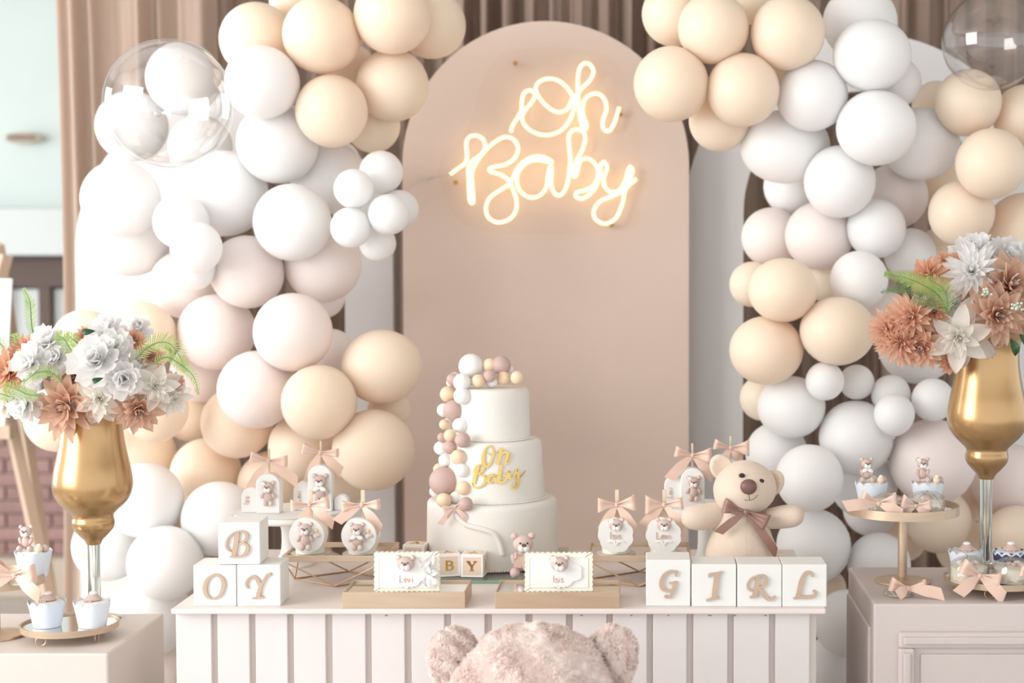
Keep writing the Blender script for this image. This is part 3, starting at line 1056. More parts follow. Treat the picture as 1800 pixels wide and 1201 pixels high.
# ================================================================== gold stands and trays
def wire_stand(u0, u1, Yf, dep, zt, label):
    x0, x1 = u0, u1
    o = thing('wire_stand', label, 'display stand', ((x0 + x1) / 2, Yf + dep / 2, TZ), group='gold wire stands')
    hx, hy = (x1 - x0) / 2, dep / 2
    h = zt - TZ
    fr = .013
    for nm, q in (('frame_front', (-hx, hx, -hy, -hy + .005)), ('frame_back', (-hx, hx, hy - .005, hy)), ('frame_side', (-hx, -hx + .005, -hy + .005, hy - .005)), ('frame_side', (hx - .005, hx, -hy + .005, hy - .005))):
        MB().box(q[0], q[1], q[2], q[3], h - fr, h).build(nm, 'gold_brushed', o, bevel=.0008, smooth=False)
    MB().box(-hx + .005, hx - .005, -hy + .005, hy - .005, h - .009, h - .005).build('mirror_top', 'mirror', o, smooth=False)
    top = [(-hx + .004, -hy + .003), (hx - .004, -hy + .003), (hx - .004, hy - .003), (-hx + .004, hy - .003)]
    bot = [(0, -hy * .98), (hx * .92, 0), (0, hy * .98), (-hx * .92, 0)]
    wr = .0017
    for i in range(4):
        for j in (i, (i - 1) % 4):
            MB().tube([(top[i][0], top[i][1], h - fr), (bot[j][0], bot[j][1], wr)], wr, 6).build('wire', 'gold_wire', o)
        k = (i + 1) % 4
        MB().tube([(bot[i][0], bot[i][1], wr), (bot[k][0], bot[k][1], wr)], wr, 6).build('wire', 'gold_wire', o)
    return o, h - .005


WS_Y, WS_D = .20, .155
wz = at(585, 977, WS_Y).z
x0 = at(495, 977, WS_Y).x
_, wtop = wire_stand(x0, x0 + .208, WS_Y, WS_D, wz, 'gold wire stand with mirror top under the two left candy apples')
x1 = at(1215, 972, WS_Y).x
wire_stand(x1 - .206, x1, WS_Y, WS_D, wz, 'gold wire stand with mirror top under the two right candy apples')
wtop += TZ


def box_tray(uL, uR, vT, vB, Yf, dep, label):
    a, b = at(uL, vB, Yf), at(uR, vB, Yf)
    hx, hy = (b.x - a.x) / 2, dep / 2
    h = (vB - vT) * px(Yf)
    o = thing('box_tray', label, 'display tray', ((a.x + b.x) / 2, Yf + hy, TZ), group='brushed gold box trays')
    t = .003
    for nm, q in (('front_wall', (-hx, hx, -hy, -hy + t)), ('back_wall', (-hx, hx, hy - t, hy)), ('side_wall', (-hx, -hx + t, -hy + t, hy - t)), ('side_wall', (hx - t, hx, -hy + t, hy - t))):
        MB().box(q[0], q[1], q[2], q[3], 0, h).build(nm, 'gold_brushed', o, bevel=.0006, smooth=False)
    MB().box(-hx + t, hx - t, -hy + t, hy - t, 0, h - .004).build('mirror_top', 'mirror', o, smooth=False)
    return o, h - .004


_, bt = box_tray(602, 817.5, 1041, 1070, .006, .115, 'brushed gold box tray with mirror top, left of the two')
box_tray(870, 1089, 1041, 1070, .006, .115, 'brushed gold box tray with mirror top, right of the two')


def plaque(uL, uR, vT, vB, Yf, word, label, flower, extra):
    a, b = at(uL, vB, Yf), at(uR, vB, Yf)
    wd = b.x - a.x
    ht = (vB - vT) * px(Yf)
    o = thing('biscuit_plaque', label, 'biscuit', ((a.x + b.x) / 2, Yf + .006, TZ + bt), (-.06, 0, 0), 'iced biscuit plaques')
    pts = []
    nx, nz = 13, 8
    rr = .5 * wd / nx
    per = [(-wd / 2 + wd * (i + .5) / nx, 0, 0, -1, wd / nx) for i in range(nx)] + [(wd / 2, ht * (i + .5) / nz, 1, 0, ht / nz) for i in range(nz)] + \
          [(wd / 2 - wd * (i + .5) / nx, ht, 0, 1, wd / nx) for i in range(nx)] + [(-wd / 2, ht - ht * (i + .5) / nz, -1, 0, ht / nz) for i in range(nz)]
    for (x, z, dx, dz, l) in per:
        for k in (-.42, -.2, 0, .2, .42):
            tx, tz = -dz, dx
            g = .0024 * (1 - (k / .5) ** 2) - .0022
            pts.append((x + tx * k * l + dx * g, z + tz * k * l + dz * g + .0002))
    MB().outline(pts, -.006, .006).build('biscuit', 'biscuit', o, angle=25)
    f = .009
    rim = [(-wd / 2 + f, f), (wd / 2 - f, f), (wd / 2 - f, ht - f), (-wd / 2 + f, ht - f)]
    MB().box(-wd / 2 + f, wd / 2 - f, -.0066, -.005, f, ht - f).build('icing', 'fondant_white', o, smooth=False)
    mb = MB()
    mb.tube([(x, -.0068, z) for x, z in rim], .0009, 6, True)
    mb.build('icing_border', 'biscuit', o)
    # raised ornamental label
    sx, sz = wd * .31, ht * .33
    lob = []
    for i in range(72):
        t = 2 * PI * i / 72
        g = 1 + .12 * abs(math.cos(2 * t)) ** .6 - .08 * math.cos(8 * t) * .6
        lob.append((sx * g * math.cos(t) * (1.0), ht * .5 + sz * g * math.sin(t)))
    MB().outline(lob, -.0098, -.006).build('raised_label', 'fondant_white', o, angle=60)
    mb = MB()
    mb.stroke([(-.012, ht * .13, .0025), (-.004, ht * .17, .004), (0, ht * .1, .003), (.004, ht * .17, .004), (.012, ht * .13, .0025)], -.011, -.007)
    mb.build('scroll', 'fondant_white', o)
    bear(o, (-.001 if word == 'Levi' else .002, -.0135, ht * .72), .03, 'head', name='bear_head', flower=flower)
    name_text(o, word, (0, -.0102, ht * .33), .0125)
    if extra:
        mb = MB()
        r = random.Random(4)
        for (cx, cz, an, L) in ((.036, ht * .72, .9, .03), (.046, ht * .78, 1.35, .028), (.04, ht * .55, 1.9, .026), (.044, ht * .36, -.7, .026), (.052, ht * .3, -.2, .02), (.038, ht * .3, -1.6, .02), (.05, ht * .5, .3, .018)):
            def fn(s, t, cx=cx, cz=cz, an=an, L=L):
                w = .012 * math.sin(PI * min(1, s * .9 + .08))
                x = cx + math.cos(an) * L * (s - .4) - math.sin(an) * w * (t - .5)
                z = cz + math.sin(an) * L * (s - .4) + math.cos(an) * w * (t - .5)
                return (x, -.009 - .007 * math.sin(PI * s) - .004 * abs(t - .5) * 2, z)
            MB().grid(fn, 8, 4).build('sugar_petal', 'fondant_white', o, angle=25)
    return o


plaque(657, 773, 965, 1036, .024, 'Levi', 'iced biscuit plaque with a bear head and a white sugar bow', False, True)
plaque(922, 1042, 967, 1037, .024, 'Isis', 'iced biscuit plaque with a bear head and no sugar bow', True, False)


# ================================================================== candy apples
def apple(u, vb, Y, word, pose, flower, bowtie, label, seed, tails, rot=0.0):
    k = px(Y)
    p = at(u, vb, Y)
    o = thing('candy_apple', label, 'candy apple', (p.x, Y, wtop), (0, 0, rot), 'white candy apples with ribbon bows')
    MB().lathe([(0, 0), (.0395, 0), (.0395, .0015), (0, .0015)], 36).build('card', 'card_silver', o, angle=30)
    R = .0365
    H = .071
    prof = [(0, .0015), (.026, .0015), (.0285, .004), (.029, .012), (.0325, .022), (.0355, .034), (.0362, .044), (.034, .056), (.028, .066), (.018, .0715), (.009, .070), (0, .067)]
    MB().lathe(cat_rom(prof, 4), 36, wob=lambda r, z, a, kk: (r * (1 + .012 * math.sin(3 * a + 1)), z)).build('apple', 'chocolate_white', o)
    # round icing plaque on the front
    sc = 9 if word else 0
    pts = []
    for i in range(72):
        t = 2 * PI * i / 72
        g = .0345 * (1 + (.07 * abs(math.sin(sc / 2 * t)) - .04 if sc else 0))
        pts.append((g * math.cos(t), g * 1.03 * math.sin(t)))
    d = MB().outline(pts, -.0045, .004).build('icing_disc', 'fondant_white', o, (0, -.0355, .0425), (.12, 0, 0), angle=50)
    if word:
        bear(o, (.001, -.042, .064), .027, 'head', name='bear_head', flower=flower)
        name_text(o, word, (0, -.0415, .042), .014)
        mb = MB()
        mb.stroke([(-.016, .0295, .002), (-.005, .0305, .004), (0, .024, .003), (.005, .0305, .004), (.016, .0295, .002)], -.041, -.036)
        mb.build('scroll', 'fondant_white', o)
    else:
        bear(o, (-.002, -.043, .0135), .056, 'stand', bowtie=bowtie)
        for (dx, dz, r, m) in ((.0185, .052, .0052, 'ball_peach'), (.0165, .0415, .0052, 'ball_white'), (.024, .043, .0045, 'bear_fondant_light'), (.0195, .046, .003, 'ball_white')):
            ball('balloon_sweet', o, (dx, -.041, dz), r, m)
    MB().box(-.004, .004, -.0012, .0012, .066, .128).build('stick', 'stick', o, (0.002, 0, 0), bevel=.001, smooth=False)
    bow(o, (.001, -.006, .099), .078, tails=tails, tilt=(-.05 + .1 * random.random(), .15 * random.random()), seed=seed, h=.4, tw=.26)
    return o


AY = WS_Y + .055
apple(545, 965, AY, None, 'stand', False, False, 'white candy apple with a whole bear, leftmost of the four', 1, ((-.22, -.62, -.3), (.62, -.5, -.1)), .05)
apple(637, 968, AY - .004, None, 'stand', False, True, 'white candy apple with a bear in a white bow tie', 2, ((-.62, -.42, -.1), (.5, -.62, -.2)))
apple(1083, 960, AY, 'Isis', 'head', True, False, 'white candy apple with a bear head wearing a flower', 3, ((-.35, -.62, 0), (.48, -.66, -.1)))
apple(1166, 961, AY, 'Levi', 'head', False, False, 'white candy apple with a bear head, rightmost of the four', 4, ((-.52, -.52, 0), (.5, -.58, -.25)))


# ================================================================== white cake stands with arch cakes
def white_stand(u, v, Y, R, label):
    p = at(u, v, Y)
    h = p.z - TZ
    o = thing('cake_stand', label, 'cake stand', (p.x, Y, TZ), group='white cake stands')
    MB().lathe(cat_rom([(0, h - .018), (R * .8, h - .018), (R * .97, h - .014), (R, h - .006), (R * .99, h - .001), (R * .95, h), (0, h)], 3), 48).build('plate', 'fondant_white', o, angle=50)
    MB().lathe(cat_rom([(.05, 0), (.05, .004), (.042, .008), (.024, .018), (.017, .035), (.016, h * .6), (.02, h - .03), (.03, h - .018)], 4), 32).build('pedestal', 'fondant_white', o, angle=50)
    return p.z


def arch_cake(x, y, z, label, word, wide, H, hs, seed, flower=False, bowtie=False, pose='stand', rz=0.0, tails=None, left=True, plain=False):
    o = thing('arch_cake', label, 'arch cake', (x, y, z), (0, 0, rz), 'arch shaped cakes on sticks')

    def tab(xc, w, h, y0, y1, nm):
        pts = [(xc - w / 2, 0)] + [(xc - w / 2 * math.cos(PI * i / 24), h - w / 2 + w / 2 * math.sin(PI * i / 24)) for i in range(25)] + [(xc + w / 2, 0)]
        return MB().outline(pts, y0, y1).build(nm, 'fondant_white', o, angle=40, bevel=.002)
    tab(0, wide, H, -.016, .016, 'cake_tablet')
    if not plain:
        if hs:
            tab(-wide * .5 - .012, wide * .86, hs, -.004, .02, 'side_tablet')
            name_text(o, word, (-wide * .5 - .022, -.0055, hs * .5), .011, rot=-1.45)
            if bowtie:
                tab(wide * .5 + .017, .03, .033, -.002, .02, 'end_tablet')
        bear(o, (0.002, -.02, H * .2), H * .62, pose, flower=flower, bowtie=bowtie)
    MB().tube([(0, 0, H - .01), (0, 0, H + .05)], .0022, 8).build('stick', 'stick', o)
    bow(o, (0, -.005, H + .026), .078, tails=tails, tilt=(.25, .0), seed=seed, h=.34, tw=.28)
    return o


WY2 = .43
wp = white_stand(508, 898, WY2, .112, 'white cake stand carrying two arch cakes behind the left candy apples')
q = at(474, 893, WY2 - .025)
arch_cake(q.x, WY2 - .025, wp, 'white arch cake with a bear wearing a flower, nearest block B', 'Isis', .05, .084, .054, 11, flower=True, tails=((-.55, -.85, .1), (.75, -.6, .1)))
q = at(565, 890, WY2 + .005)
arch_cake(q.x, WY2 + .005, wp, 'taller white arch cake with a bear in a white bow tie', 'Levi', .05, .098, .062, 12, bowtie=True, tails=((-.35, -.8, .1), (.55, -.55, .1)))
wp2 = white_stand(1240, 888, WY2, .085, 'white cake stand mostly hidden behind the cream plush bear')
q = at(1217, 882, WY2 - .045)
arch_cake(q.x, WY2 - .045, wp2, 'white arch cake with a bear, left of the cream plush bear', 'Levi', .05, .086, .068, 13, flower=True, tails=((-.62, -.62, -.1), (.55, -.6, .1)))
q = at(1284, 884, WY2 + .02)
arch_cake(q.x, WY2 + .02, wp2, 'white arch cake hidden behind the head of the cream plush bear', '', .062, .094, 0, 14, plain=True, tails=((-.42, -.7, 0), (.3, -.3, .1)))

# ================================================================== tiered cake
CY = .45
ck = px(CY)
cu = 866
c0 = at(cu, 1000, CY)
zb = TZ + .0072
cake = thing('tiered_cake', 'three tiered ivory cake with a cascade of fondant balls', 'cake', (c0.x, CY, zb))
plate = thing('glass_board', 'clear glass board with green edge under the tiered cake', 'glass board', (c0.x, CY, TZ + .0008))
MB().box(-.155, .155, -.215, .16, 0, .006).build('glass_sheet', 'glass_board', plate, bevel=.001, smooth=False)
MB().box(-.155, .155, -.2162, -.2148, .0008, .0054).build('front_edge', 'glass_edge', plate, smooth=False)


def zf(v, R):
    return at(cu, v, CY - R).z - zb


RB, RM, RT = 116 * ck, 91 * ck, 67.5 * ck
z1 = zf(888, RM)        # top of the bottom tier, where the middle tier stands
z2 = zf(778, RT)
z3 = zf(686, RT)


def tier(r0, r1, za, zc, nm):
    b = .011
    prof = [(0, za), (r0, za), (r0, za + .002)] + [(r0 + (r1 - r0) * t, za + (zc - za - b) * t) for t in (.3, .6, .9, 1)] + \
           [(r1 - b + b * math.cos(a), zc - b + b * math.sin(a)) for a in (.4, .8, 1.2, 1.57)] + [(r1 * .5, zc), (0, zc)]
    return MB().lathe(prof, 72).build(nm, 'cake_cream', cake, angle=60)


tier(RB, RB * .985, 0, z1, 'bottom_tier')
tier(RM * 1.02, RM * .96, z1, z2, 'middle_tier')
tier(RT, RT * .975, z2, z3, 'top_tier')
for (R, z, n, nm) in ((RT + .0018, z2 + .0022, 150, 'pearl_border'), (RM * 1.02 + .0018, z1 + .0022, 190, 'pearl_border'), (RB + .0024, .003, 150, 'pearl_border')):
    mb = MB()
    for i in range(n):
        a = 2 * PI * i / n
        mb.ell((R * math.cos(a), R * math.sin(a), z), .0019 if R < RB else .0028, 6, 4)
    mb.build(nm, 'pearl', cake, label='string of tiny white pearls')['kind'] = 'stuff'
BALLS = [(405, 165, 82, 'W'), (345, 270, 57, 'W'), (530, 160, 48, 'P'), (605, 160, 64, 'T'), (655, 187, 30, 'W'), (530, 228, 42, 'T'), (453, 262, 44, 'P'), (541, 267, 42, 'W'), (622, 243, 45, 'P'),
         (710, 240, 44, 'P'), (285, 252, 40, 'T'), (296, 238, 34, 'P'), (268, 275, 26, 'W'), (252, 350, 52, 'P'), (346, 362, 55, 'W'), (225, 455, 45, 'W'), (288, 455, 66, 'T'), (230, 550, 35, 'P'),
         (258, 540, 38, 'W'), (333, 555, 50, 'W'), (215, 635, 32, 'T'), (268, 622, 42, 'P'), (350, 652, 50, 'T'), (205, 705, 45, 'W'), (268, 700, 46, 'T'), (235, 785, 44, 'W'), (322, 765, 50, 'P'),
         (195, 845, 40, 'P'), (225, 925, 95, 'T'), (345, 852, 46, 'W'), (168, 990, 38, 'W'), (355, 968, 47, 'P'), (225, 1050, 48, 'P'), (305, 1030, 42, 'W'), (370, 1075, 46, 'T')]
done = []
for (zx, zy, zr, c) in BALLS:
    u, v, r = 720 + zx / 3.753, 600 + zy / 3.753, zr / 3.753
    R = r * ck
    q = at(u, v, CY)
    dx = q.x - c0.x
    zz = q.z - zb
    if v < 672:
        y = -.045 if zy > 200 else -.012
        if zx < 360 and zy > 200:
            y = -.05
    else:
        T = RT if zz > z2 + .006 else (RM if zz > z1 - .004 else RB)
        rr = T + R * .55
        y = -math.sqrt(max(0.0004, rr * rr - dx * dx))
    for (Q, RQ) in done:
        s = math.hypot(dx - Q.x, zz - Q.z)
        m = (R + RQ) * .9
        if s < m:
            y2 = Q.y + math.sqrt(m * m - s * s)
            if y < y2 and zr < 60 and y > Q.y - .02:
                y = max(y, min(y2, y + .02))
    p = at(u, v, CY + y)
    pl = p - Vector((c0.x, CY, zb))
    done.append((pl, R))
    ball('fondant_ball', cake, pl, R, {'W': 'ball_white', 'P': 'ball_peach', 'T': 'ball_taupe'}[c], fine=True)
# gold script on the middle tier
TOP = [[(520, 690, 6), (545, 705, 8), (552, 745, 14), (535, 800, 16), (505, 828, 20), (487, 800, 26), (490, 740, 20), (515, 695, 8), (548, 690, 5)], [(510, 735, 6), (540, 752, 7), (570, 735, 6), (590, 720, 6)],
       [(604, 706, 20), (592, 760, 24), (580, 812, 24)], [(586, 785, 8), (610, 742, 14), (640, 738, 22), (640, 775, 22), (628, 805, 16), (650, 802, 8), (672, 742, 4)],
       [(470, 812, 6), (438, 830, 8), (420, 862, 10)], [(452, 822, 24), (436, 880, 26), (420, 940, 24)], [(440, 830, 6), (480, 812, 10), (488, 845, 20), (455, 878, 10), (490, 886, 12), (500, 925, 18), (465, 962, 12), (420, 962, 10), (402, 932, 8)],
       [(556, 882, 14), (524, 892, 24), (520, 925, 22), (545, 928, 10), (568, 890, 20), (566, 925, 20), (588, 925, 6)], [(604, 815, 20), (594, 880, 24), (588, 928, 22), (620, 930, 16), (638, 898, 18), (612, 884, 10)],
       [(636, 900, 6), (655, 862, 18), (654, 905, 18), (680, 908, 8), (706, 858, 20), (714, 920, 20), (706, 970, 14), (680, 982, 10), (670, 958, 8), (715, 920, 6), (762, 866, 3)]]
mb = MB()
tk = px(CY - RM)


def wrap(p):
    u, d, v = p
    q = at(720 + u / 3.753, 600 - v / 3.753, CY - RM)
    x = q.x - c0.x
    z = q.z - zb
    Rz = RM * (1.02 - .06 * (z - z1) / (z2 - z1)) + .0012 + d
    return (x, -math.sqrt(max(0, Rz * Rz - x * x)), z)


for i, st in enumerate(TOP):
    mb.stroke([(a, -b, w) for a, b, w in st], .0012 + i * .00008, -.0002, 5, fn=wrap)
mb.build('gold_script', 'gold_foil', cake, angle=30, label='mirror gold script lettering')


# fondant ribbon and bow on the bottom tier
def wrapb(u, v, off):
    q = at(u, v, CY - RB * .95)
    x = q.x - c0.x
    R = RB + off
    return Vector((x, -math.sqrt(max(0, R * R - x * x)), q.z - zb))


rp = [(800, 905), (818, 922), (842, 928), (866, 936), (878, 952), (884, 975)]
pts = [wrapb(u, v, .001) for u, v in cat_rom(rp, 5)]
MB().tube(pts, .0055, 8).build('fondant_ribbon', 'cake_cream', cake)
bp0 = wrapb(800, 892, .008)
bow(cake, bp0, .05, 'satin_cake', tails=((-.62, -.72, .12), (.6, -.65, .05)), tilt=(-.35, .3), h=.5, seed=9, tw=.24)

# ================================================================== mini cubes and the sugar bear
SER = {'B': [[(-.18, -.32, .16), (-.18, .32, .16)], [(-.26, .32, .07), (0, .31, .1), (.2, .2, .16), (.12, .05, .12), (-.1, .01, .06)], [(-.1, 0, .06), (.15, -.02, .12), (.24, -.16, .18), (.1, -.3, .1), (-.26, -.32, .07)]],
       'Y': [[(-.26, .3, .18), (-.12, .12, .17), (0, -.05, .16)], [(.26, .3, .08), (.12, .12, .08), (0, -.05, .12)], [(0, -.02, .16), (0, -.32, .16)], [(-.16, -.32, .06), (.16, -.32, .06)], [(-.38, .33, .06), (-.1, .33, .06)], [(.12, .33, .06), (.38, .33, .06)]],
       'A': [[(-.24, -.32, .08), (-.05, .1, .08), (0, .34, .08)], [(0, .34, .12), (.1, .05, .16), (.22, -.32, .18)], [(-.14, -.1, .07), (.12, -.1, .07)], [(-.34, -.32, .06), (-.12, -.32, .06)], [(.08, -.32, .06), (.36, -.32, .06)]]}


def mini_cube(u, v, Y, rz, ch, label, s=.046, side='A', z=None):
    p = at(u, v, Y)
    o = thing('mini_cube', label, 'letter cube', (p.x, Y + s / 2, TZ + .0072), (0, 0, rz), 'small gold lettered cubes')
    MB().box(-s / 2, s / 2, -s / 2, s / 2, 0, s).build('cube', 'mini_cube', o, bevel=.001, smooth=False)
    for nm, rot in (('front_face', 0), ('side_face', PI / 2)):
        f = MB().box(-s * .39, s * .39, -s / 2 - .0006, -s / 2, s * .11, s * .89).build(nm, 'mini_face', o, rot=(0, 0, rot), smooth=False)
        mb = MB()
        for i, st in enumerate(SER[ch if rot == 0 else side]):
            mb.stroke([(x * s * .62, s / 2 + zz * s * .62, w * s * .62) for x, zz, w in st], -s / 2 - .0012 - i * .0001, -s / 2 - .0004)
        mb.build('gold_letter', 'gold_foil', f, angle=30)
    f = MB().box(-s * .39, s * .39, -s * .39, s * .39, s, s + .0006).build('top_face', 'mini_face', o, smooth=False)
    mb = MB()
    for st in SER[side]:
        mb.stroke([(x * s * .62, zz * s * .62, w * s * .62) for x, zz, w in st], -.0014, -.0004)
    mb.build('gold_letter', 'gold_foil', f, (0, 0, s), (-PI / 2, 0, 0), angle=30)


mini_cube(831, 1021, .262, -.08, 'Y', 'small cube with a gold letter Y in front of the cake')
mini_cube(784, 1013, .268, .28, 'B', 'small cube with a gold letter B between the left plaque and the Y cube')
mini_cube(729, 1000, .372, -.12, 'A', 'small cube peeping over the left biscuit plaque')
q = at(919, 1012, .262)
o = thing('bear_figurine', 'seated rose sugar bear with a tiny ribbon beside the cake', 'figurine', (q.x, .272, TZ + .0072), (0, 0, .15))
bear(o, (0, 0, 0), .088, 'sit', name='body', m='bear_rose', ml='bear_rose')
bow(o, (-.004, -.024, .048), .03, 'rose_tissue', tails=((-.35, -.8, -.1), (.3, -.85, -.1)), seed=5, h=.5, tw=.5)


# ================================================================== cupcakes, stands and treats
def gold_stand(x, y, z0, zt, R, label):
    o = thing('gold_cake_stand', label, 'cake stand', (x, y, z0), group='tall gold cake stands')
    h = zt - z0
    MB().lathe([(0, 0), (.055, 0), (.056, .002), (.054, .005), (.02, .008), (.012, .012), (0, .012)], 40).build('base', 'gold_brushed', o, angle=35)
    MB().lathe([(0, .01), (.0095, .01), (.0095, h - .014), (0, h - .014)], 20).build('stem', 'gold_brushed', o, angle=35)
    MB().lathe([(0, h - .014), (R, h - .014), (R, h + .004), (R - .003, h + .004), (R - .003, h - .006), (0, h - .006)], 64).build('rim', 'gold_brushed', o, angle=35)
    MB().lathe([(0, h - .0062), (R - .004, h - .0062), (R - .004, h - .003), (0, h - .003)], 64).build('mirror_plate', 'mirror', o, angle=35)
    return zt - .003


def mirror_tray(x, y, z0, R, label):
    o = thing('mirror_tray', label, 'tray', (x, y, z0), group='round gold mirror trays')
    h = .026
    MB().lathe([(0, h - .008), (R, h - .008), (R + .001, h + .004), (R - .002, h + .004), (R - .003, h - .002), (0, h - .002)], 64).build('rim', 'gold_brushed', o, angle=35)
    MB().lathe([(0, h - .0022), (R - .004, h - .0022), (R - .004, h), (0, h)], 64).build('mirror_plate', 'mirror', o, angle=35)
    for a in (-1.95, -.55, 1.2, 2.6):
        f = MB().tube([(.009 * math.cos(t), 0, .0095 + .0085 * math.sin(t)) for t in [2 * PI * i / 18 for i in range(18)]], .0011, 6, True)
        f.build('loop_foot', 'gold_wire', o, (.86 * R * math.cos(a), .86 * R * math.sin(a), 0), (0, 0, a + PI / 2 + .5))
    return z0 + h


def cupcake(x, y, z, label, kind, group, s=1.0, navy=False, rz=0.0, bowtie=False, flower=False):
    o = thing('cupcake', label, 'cupcake', (x, y, z), (0, 0, rz), group)
    H = .052 * s
    r0, r1 = .0255 * s, .0355 * s

    def wob(r, zz, a, k):
        if zz > H * .7:
            sc = abs(math.sin(a * 5.5))
            return r, zz - (.006 * s) * (1 - sc) * (zz - H * .7) / (H * .3)
        return r, zz
    MB().open_lathe([(0.001, 0.0005), (r0, .0005), (r0 + (r1 - r0) * .35, H * .35), (r0 + (r1 - r0) * .7, H * .7), (r0 + (r1 - r0) * .85, H * .85), (r1, H), (r1 - .0008, H - .0004), (r0 - .001, .0015)], 88, wob=wob).build('wrapper', 'wrapper', o, angle=50)
    if navy:
        MB().open_lathe([(r1 * .93, H * .6), (r1 * .985, H * .97)], 44).build('liner', 'wrapper_navy', o)
    MB().lathe(cat_rom([(0, H * .6), (r1 * .80, H * .62), (r1 * .895, H * .82), (r1 * .86, H * .92), (r1 * .5, H * .975), (0, H * .985)], 3), 36).build('frosting', 'frosting', o)
    if kind == 'bear':
        bear(o, (-.012 * s, -.004, H * .965), .05, 'sit', bowtie=bowtie, flower=flower)
        for (dx, dy, r, m) in ((.016, -.014, .0075, 'ball_peach'), (.025, -.004, .007, 'bear_fondant'), (.0165, -.014, .004, 'ball_white'), (.006, .006, .007, 'ball_white')):
            ball('sugar_ball', o, (dx * s, dy, H * .96 + r * .8 + (.009 if r == .004 else 0)), r, m)
    else:
        MB().lathe(cat_rom([(0, 0), (.0145, .0), (.0155, .003), (.011, .007), (.008, .0105), (0, .012)], 3), 20).build('sugar_hat', 'bear_fondant', o, (.002, 0, H * 1.0))
        ball('hat_top', o, (.002, 0, H + .0125), (.0075, .0075, .004), 'ball_white')
        r = random.Random(int(x * 1000))
        for i in range(4):
            ball('sugar_dot', o, (-.008 + i * .004, -.018 - .001 * (i % 2), H * 1.0 + .0005), .0022, 'bear_fondant')
    return o


def treat(x, y, z, label, R, H, group, seed, tails, bw=.07, bc=(0, 0), m='satin', rz=0, tilt=(.3, .1), dark=False):
    """a round iced biscuit with sugar pieces on top, in clear film tied with a ribbon"""
    o = thing('wrapped_biscuit', label, 'wrapped biscuit', (x, y, z), (0, 0, rz), group)
    rr = random.Random(seed)
    MB().lathe(cat_rom([(0, .0008), (R * .94, .0008), (R, H * .2), (R, H * .75), (R * .95, H * .95), (0, H)], 3), 36).build('biscuit', 'chocolate_white' if not dark else 'card_silver', o)
    for i in range(6):
        a = rr.uniform(0, 6.28)
        d = R * rr.uniform(.2, .7)
        r = rr.uniform(.0045, .0075)
        ball('sugar_piece', o, (d * math.cos(a), d * math.sin(a), H + r * .5), (r * 1.2, r, r * .8), rr.choice(['bear_fondant', 'ball_white', 'bear_fondant_light', 'ball_peach']))
    K = H * 1.2 + .009
    ph = [rr.uniform(0, 6) for _ in range(5)]

    def wob(r, zz, a, k):
        g = 1 + .05 * math.sin(7 * a + ph[0] + zz * 200) + .045 * math.sin(13 * a + ph[1] + zz * 120)
        return r * g, zz + (.003 * math.sin(5 * a + ph[2]) + .0015 * math.sin(17 * a + ph[3]) if zz > .004 else 0)
    film = MB().open_lathe([(R * 1.06, .0006), (R * 1.1, H * .5), (R * 1.07, H), (R * .9, K * .8), (R * .5, K * .95), (0.001, K)], 40, wob=wob)
    film.build('clear_film', 'cellophane', o, angle=20)
    # gathered frill of film
    film = MB().grid(lambda s, t: (R * 1.05 * math.cos(PI * (-.75 + .5 * t)) * (1 + .75 * s) + .004 * math.sin(t * 30) * s, R * 1.05 * math.sin(PI * (-.75 + .5 * t)) * (1 + .35 * s), .004 + .01 * s * abs(math.sin(t * 12 + ph[3]))), 4, 26)
    film.build('film_frill', 'cellophane', o, angle=20)
    bow(o, (bc[0], -R * 1.12, H * .75 + bc[1]), bw, m, tails=tails, tilt=tilt, seed=seed, h=.42, tw=.3)
    return o


# --- left plinth
q = at(-8, 1122, .10)
zt = at(0, 1013, .10).z
lst = gold_stand(q.x, .10, LZ, zt, .094, 'gold cake stand cut by the left edge')
q = at(54, 1000, .10)
cupcake(q.x, .115, lst, 'cupcake with a seated bear on the left edge stand', 'bear', 'bear cupcakes', .98)
q = at(-30, 1000, .10)
cupcake(q.x, .09, lst, 'cupcake almost cut off by the left edge', 'bear', 'bear cupcakes', .98)
q = at(40, 1010, .05)
treat(q.x, .045, lst, 'wrapped biscuit with a peach bow on the left edge stand', .024, .012, 'ribboned wrapped biscuits', 31, ((-.6, -.25, -.1), (.62, -.45, -.15)), .082, (-.002, .012))
tc = at(123, 1112, .09)
ltz = mirror_tray(tc.x, .09, LZ, .089, 'round gold mirror tray with two plain cupcakes on the left plinth')
q = at(85, 1112, .075)
cupcake(q.x, .07, ltz, 'white cupcake with a sugar hat, left one on the round tray', 'hat', 'plain cupcakes on the left tray', .98)
q = at(164.5, 1112, .075)
cupcake(q.x, .07, ltz, 'white cupcake with a sugar hat, right one on the round tray', 'hat', 'plain cupcakes on the left tray', .98)

